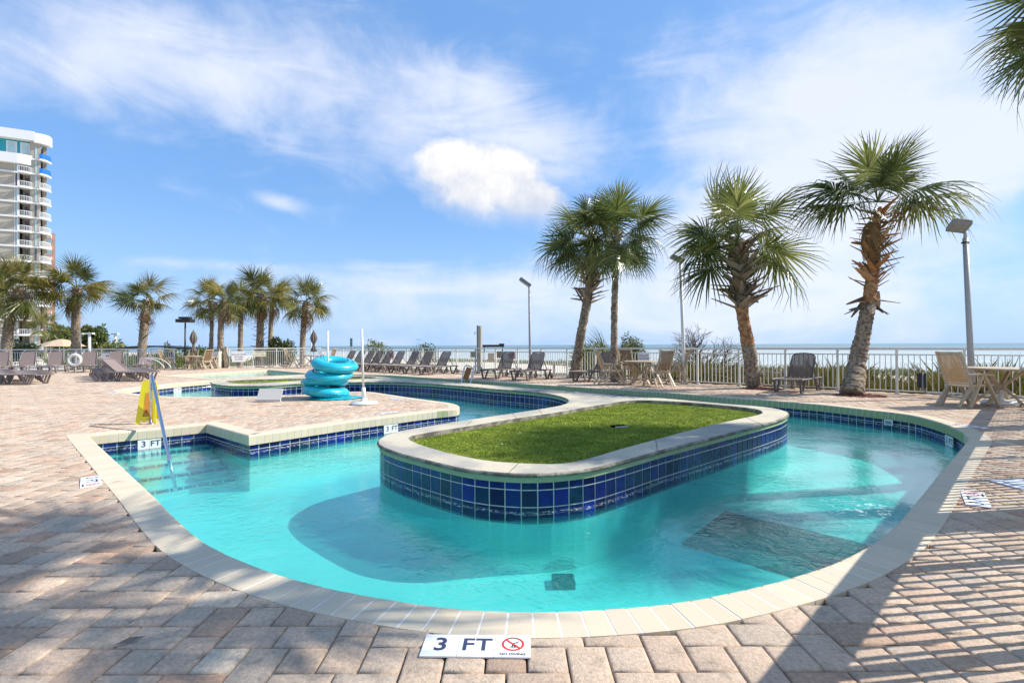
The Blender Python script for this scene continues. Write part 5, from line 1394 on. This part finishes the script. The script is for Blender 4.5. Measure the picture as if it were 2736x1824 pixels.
# bare wind-bent tree
def bare_tree(label, base, hgt, lean, seed, depth=6, spread=.55, r0=.09, name='bare_tree', cat='tree'):
    t = thing(name, label, cat, tuple(base)); r = random.Random(seed); trunk = MB(); br = MB()
    def grow(p, d, L, rad, lev):
        e = p+d*L; mid = p.lerp(e, .5)+Vector((r.gauss(0, .05), r.gauss(0, .05), r.gauss(0, .03)))*L
        (trunk if lev == 0 else br).tube([p, mid, e], [rad, rad*.85, rad*.7], 5 if lev < 3 else 3, cap=False)
        if lev >= depth: return
        for k in range(3 if lev < 3 else 2):
            nd = (d+Vector((r.gauss(0, spread), r.gauss(0, spread), r.gauss(.10, spread*.6)))+lean*.12).normalized()
            grow(e if k else p.lerp(e, r.uniform(.6, 1)), nd, L*r.uniform(.62, .85), rad*.62, lev+1)
    for k in range(3): grow(Vector((r.uniform(-.15, .15), 0, 0)), (Vector((r.gauss(0, .35), r.gauss(0, .2), 1))+lean*.4).normalized(), hgt*.27, r0, 0)
    trunk.build('trunk', M_twig, t); br.build('branches', M_twig, t)
bare_tree('leafless bushy tree behind the railing right of the white lamp post', at(1885, 21, -.9), 3.3, Vector((-.25, 0, 0)), 5, 6)
for i, (px, d_, lb) in enumerate(((1905, 18.5, 'tangle of dead grey branches behind the railing near the bare tree'), (1950, 17.2, 'second heap of dead branches low behind the railing by the red trunked palm'))):
    t = thing('brush_pile', lb, 'brush pile', tuple(at(px, d_, -.5))); q = MB(); r = random.Random(i+3)
    for k in range(130):
        a = Vector((r.gauss(0, .8), r.gauss(0, .5), r.uniform(0, .9))); d = Vector((r.gauss(.6, .7), r.gauss(0, .5), r.gauss(-.15, .3))).normalized()
        q.tube([a, a+d*.4+Vector((0, 0, .05)), a+d*.9], [.012, .009, .004], 3, cap=False)
    q.build('branches', M_twig, t)
# dune grass band right behind the railing, and further strips
def grass_band(name, label, s0, s1, n0, n1, zf, n, hgt, wid, mat, seed):
    r = np.random.RandomState(seed); S = r.uniform(s0, s1, n); Nn = r.uniform(n0, n1, n)
    cl = np.sin(S*1.7)+np.sin(S*.6+Nn)+r.normal(0, .8, n)
    h_ = hgt*np.clip(.75+.18*cl, .3, 1.4)*r.uniform(.6, 1.15, n); a = r.uniform(0, 2*pi, n)
    X_ = FA.x+FDIR.x*S+FN.x*Nn; Y_ = FA.y+FDIR.y*S+FN.y*Nn; Z_ = np.array([prof_z(q)-.05 for q in Nn])
    lx, ly = r.normal(0, .3, n)*h_, r.normal(0, .3, n)*h_
    v = np.zeros((n, 4, 3)); w_ = wid*r.uniform(.6, 1.3, n)
    v[:, 0] = np.stack([X_-np.cos(a)*w_, Y_-np.sin(a)*w_, Z_], -1); v[:, 1] = np.stack([X_+np.cos(a)*w_, Y_+np.sin(a)*w_, Z_], -1)
    v[:, 2] = np.stack([X_+np.cos(a)*w_*.8+lx*.5, Y_+np.sin(a)*w_*.8+ly*.5, Z_+h_*.6], -1); v[:, 3] = np.stack([X_+lx, Y_+ly, Z_+h_], -1)
    me = bpy.data.meshes.new(name); me.from_pydata(v.reshape(-1, 3).tolist(), [], [(4*i, 4*i+1, 4*i+2, 4*i+3) for i in range(n)])
    link(name, me, None, mat, kind='stuff', label=label, cat='dune grass')
grass_band('dune_grass', 'golden dune scrub right behind the sea railing', -9, 12, 1.0, 9.0, 0, 42000, 1.05, .016, M_leafy, 1)
grass_band('dune_grass', 'thin green strip of dune plants beyond the white sand', -30, 60, 31, 36, 0, 16000, .55, .05, M_leafo, 2)
grass_band('dune_grass', 'scattered low dune plants behind the middle of the railing', 12, 40, 1.5, 9.0, 0, 9000, .5, .018, M_leafb, 3)
grass_band('dune_grass', 'dark undergrowth behind the white fence by the loungers', 46, 75, -9, 3, 0, 9000, .9, .035, M_leafb, 4)
q = MB(); r = random.Random(8)
for i in range(60):
    s_, n_ = r.uniform(-6, 8), r.uniform(1.5, 6); p = FA+FDIR*s_+FN*n_; z = prof_z(n_); h_ = r.uniform(.9, 1.35); lx = r.gauss(0, .15)
    q.tube([(p.x, p.y, z), (p.x+lx*.4, p.y, z+h_*.6), (p.x+lx, p.y, z+h_)], [.006, .004, .003], 3, cap=False)
    for k in range(8):
        f = .65+.05*k; c_ = Vector((p.x+lx*f, p.y, z+h_*f)); q.tube([c_, c_+Vector((r.gauss(0, .06), r.gauss(0, .06), .05))], [.005, .002], 3, cap=False)
q.build('sea_oats', M_dead, None, kind='stuff', label='tall seed heads of dune grass showing through the railing', cat='dune grass')
# beach boardwalk rail beyond the middle of the railing
M_wood = mk('weathered_wood', (.40, .27, .20), .85, (.48, .36, .28), 12)
t = thing('boardwalk', 'low reddish wooden beach walkway seen through the railing behind the palms', 'boardwalk', tuple(at(1480, 27, -1.0)), radians(-20))
for k in range(9): MB().box((k*1.1, 0, .6), (.09, .09, 1.2)).build('post', M_wood, t)
MB().box((4.4, 0, 1.2), (9.2, .12, .05)).build('top_rail', M_wood, t); MB().box((4.4, 0, .7), (9.2, .04, .12)).build('side_rail', M_wood, t)
for k in range(24): MB().box((.0+k*.38, .7, .22), (.34, 1.3, .05)).build('plank', M_wood, t)
t = thing('dark_beam', 'dark horizontal beam on short posts above the railing beside the shower post', 'beach stand', tuple(at(1318, 33, -1.2)))
MB().box((0, 0, 2.42), (1.42, .3, .15)).box((.55, 0, 2.53), (.35, .3, .08)).build('beam', M_dark, t)
for s_ in (-.6, .6): MB().box((s_, 0, 1.2), (.07, .07, 2.4)).build('post', M_dark, t)

# ------------------------------------------------------------------ apartment tower
M_wall = mk('tower_wall', (.41, .375, .305), .85, (.38, .345, .28), 2)
M_trim = mk('tower_white', (.70, .70, .69), .7)
M_tealw = mk('tower_teal', (.02, .32, .38), .6)
M_glass = mk('tower_glass', (.45, .62, .62), .12, (.35, .50, .52), .6, spec=.8)
M_gdark = mk('tower_dark_glass', (.10, .09, .12), .15)
M_bluep = mk('blue_balustrade', (.02, .16, .55), .3)
M_rail = mk('balcony_rail', (.72, .72, .72), .5)
M_shadew = mk('recess_wall', (.40, .37, .31), .9)
d0 = 92.0; W0 = Vector(((0-CX)/F*d0, d0)); BD = Vector((.89, .456)).normalized(); BN_ = Vector((BD.y, -BD.x))  # outward, towards the viewer
tw = thing('apartment_tower', 'tall beige apartment tower with white bands, teal top floors and curved balconies', 'apartment building', (W0.x, W0.y, 0), atan2(BD.y, BD.x))
def upx(px):   # metres along the facade for an image column
    k = (px-CX)/F; s_ = (k*W0.y-W0.x)/(BD.x-k*BD.y); return s_
fl_h = 2.75; zf = [31.06-2.75*j for j in range(-3, 12)]   # floor levels
def B_(nm, u0, u1, v0, v1, z0, z1, mt, par=tw): return MB().box(((u0+u1)/2, -(v0+v1)/2, (z0+z1)/2), (u1-u0, v1-v0, z1-z0)).build(nm, mt, par)
uA, uB, uC, uD, uE, uF = upx(38), upx(51), upx(86), upx(104), upx(108), upx(129)
zr = 35.6
def W_(nm, u0, u1, v1, z0, z1, mt):      # body walls whose far end is cut back behind the corner
    q = MB().prism([(u0, -v1), (u1, -v1), (u1-.42*(14+v1), 14), (u0-.42*(14+v1), 14)], z0, z1); return link(nm, fix_normals(q.mesh(nm)), tw, mt)
W_('wall', -22, uA, 0, -1, zr, M_wall)
W_('recess_wall', uA-.05, uB, -.15, -1, zr, M_shadew)
W_('recess_wall', uB-.05, uC, -1.6, -1, 40, M_shadew)
W_('corner_wall', uC-.3, uE, 0, -1, 40.2, M_wall)
W_('upper_wall', -22, uC-.3, -.6, zr+.1, 40.1, M_tealw)
# parapets
def arc_slab(u0, u1, dep, z0, z1, nm, mt, par=tw, v_in=-1.5, n=14, bulge=1.0):
    pts = [(u0, -v_in)]; 
    for i in range(n+1):
        f = i/n; pts.append((u0+(u1-u0)*f, -(dep*(1-abs(2*f-1)**2.2)*bulge)))
    pts.append((u1, -v_in)); q = MB().prism(pts, z0, z1); return link(nm, fix_normals(q.mesh(nm)), par, mt)
def quarter(u0, u1, v0, dep, z0, z1, nm, mt, par=tw, n=12):
    """deck that starts full depth at u0 and curves back at u1"""
    pts = [(u0, 1.5)]; 
    for i in range(n+1):
        a = i/n*pi/2; pts.append((u0+(u1-u0)*sin(a), -(v0+dep*cos(a))))
    pts.append((u1, 1.5)); q = MB().prism(pts, z0, z1); return link(nm, fix_normals(q.mesh(nm)), par, mt)
B_('parapet', -22, uB-.2, -.5, .9, zr-.3, zr+1.5, M_trim); quarter(uB-.2, uC+.1, -.6, 1.5, zr-.3, zr+1.5, 'parapet', M_trim)
B_('parapet', -22, uD-.6, -.8, .7, 39.9, 41.6, M_trim); quarter(uD-.6, uF+.1, -.6, 1.3, 39.6, 41.4, 'parapet', M_trim)
for j, z in enumerate(zf):
    if z > 35: 
        pass
    else:
        B_('floor_band', -22, uB, -.3, .18, z-.16, z+.16, M_trim)
        quarter(uB, uC+.05, -.3, 1.3, z-.16, z+.08, 'balcony_slab', M_trim)
        # balustrade of the inner balcony column: bars and hand rail
        q = MB(); n_ = 11
        for i in range(n_+1):
            a = i/n_*pi/2; uu, vv = uB+(uC-uB)*sin(a)*.97, -.3+1.22*cos(a); q.box((uu, -vv, z+.55), (.05, .05, .95))
        for i in range(n_):
            a, a2 = i/n_*pi/2, (i+1)/n_*pi/2; q.bar((uB+(uC-uB)*sin(a)*.97, -(-.3+1.22*cos(a)), z+1.03), (uB+(uC-uB)*sin(a2)*.97, -(-.3+1.22*cos(a2)), z+1.03), .07, .07); q.bar((uB+(uC-uB)*sin(a)*.97, -(-.3+1.22*cos(a)), z+.15), (uB+(uC-uB)*sin(a2)*.97, -(-.3+1.22*cos(a2)), z+.15), .05, .05)
        q.build('balustrade', M_rail, tw)
        wd = B_('window', uA+.1, uB-.25, -.2, -.08, z+.2, z+2.5, M_gdark if j in (3, 9) else M_glass)
        B_('mullion', uA, uA+.08, -.3, .05, z+.1, z+2.6, M_trim); B_('mullion', uB-.25, uB-.12, -.3, .12, z-.1, z+2.6, M_trim)
        B_('sliding_door', uB+.3, uC-.7, -1.6, -1.54, z+.1, z+2.2, M_gdark)
    if z < 39: 
        B_('floor_band', uC-.3, uE+.05, -.2, .14, z-.16, z+.12, M_trim)
        B_('window', uC+.35, uD-.35, -.05, .06, z+.25, z+2.4, M_gdark if j in (5, 8) else M_glass)
        quarter(uE, uF, -1.2, 1.9, z-.16, z+.10, 'balcony_slab', M_trim)
        q = MB(); n_ = 12; blue = j in (0, 1, 2) and z > 32
        for i in range(n_+1):
            a = i/n_*pi/2; q.box((uE+(uF-uE)*sin(a)*.98, -(-1.2+1.84*cos(a)), z+.55), (.05, .05, .9))
        for i in range(n_):
            a, a2 = i/n_*pi/2, (i+1)/n_*pi/2
            for zz, ww in ((z+1.03, .07), (z+.15, .05)): q.bar((uE+(uF-uE)*sin(a)*.98, -(-1.2+1.84*cos(a)), zz), (uE+(uF-uE)*sin(a2)*.98, -(-1.2+1.84*cos(a2)), zz), ww, ww)
            if blue: q.bar((uE+(uF-uE)*sin(a)*.98, -(-1.2+1.84*cos(a)), z+.6), (uE+(uF-uE)*sin(a2)*.98, -(-1.2+1.84*cos(a2)), z+.6), .03, .85)
        q.build('balustrade', M_bluep if blue else M_rail, tw)
W_('end_wall', uE-.1, uE+.5, -1.3, -1, 39.6, M_shadew)
for (x0, x1) in ((12, 41), (50, 76)):
    f = B_('window_frame', upx(x0), upx(x1), -.6, -.48, 36.9+.3, 39.6, M_trim); B_('window_pane', upx(x0)+.22, upx(x1)-.22, -.5, -.44, 37.6, 39.4, M_glass); B_('window_vent', upx(x0)+.2, upx(x1)-.2, -.5, -.42, 37.25, 37.5, M_gdark)
# salmon building behind
M_salmon = mk('salmon_wall', (.80, .46, .33), .85, (.76, .42, .30), 1); M_cream = mk('salmon_band', (.72, .55, .44), .8); M_amber = mk('amber_wall', (.62, .33, .03), .8)
d1 = 135.0; c1_ = at(118, d1, 0); sb = thing('salmon_building', 'salmon and cream building rising behind the apartment tower', 'apartment building', (c1_.x, c1_.y, 0), .25)
MB().prism([(-4.5, 0), (2.5, 0), (-4.5, 11)], -1, 32).build('wall', M_salmon, sb)
for k in range(11): MB().box((-1.4, -.1, 2+k*2.9), (6.2, .3, .9)).build('floor_band', M_cream, sb)
for k in (2, 3, 4): MB().box((-.9, -.32, 1.5+k*2.9+.9), (2.6, .1, 1.9)).build('amber_panel', M_amber, sb); 
for k in range(11): 
    MB().box((-.8, -.5, 2.9+k*2.9), (2.4, .12, .85)).build('balcony_rail', M_rail, sb); MB().box((1.3, -.32, 3.6+k*2.9), (.9, .08, 1.3)).build('window', M_glass, sb)
# small things: leaf on the near paving, crumbs on the turf
c = P(345, 1716); q = MB(); q.add([(-.05, 0, .003), (0, .016, .012), (.06, .01, .004), (0, -.014, .004)], [(0, 1, 2, 3)]); q.build('fallen_leaf', M_umb, None, loc=(c.x, c.y, .004), label='dark curled leaf lying on the near paving', cat='leaf'); bpy.data.objects['fallen_leaf'].rotation_euler.z = .5
for i, (px, py) in enumerate(((1389, 1157), (1341, 1187), (1737, 1108))):
    c = P(px, py, .07); q = MB(); q.lathe([(0, 0), (.012, .004), (.014, .008), (0, .012)], 7); q.build('white_scrap', M_signw, None, loc=tuple(c), label=('white scrap on the shaded turf nearest the inner pool', 'white scrap on the sunny near end of the turf', 'white scrap at the far sunny end of the turf')[i], cat='litter')
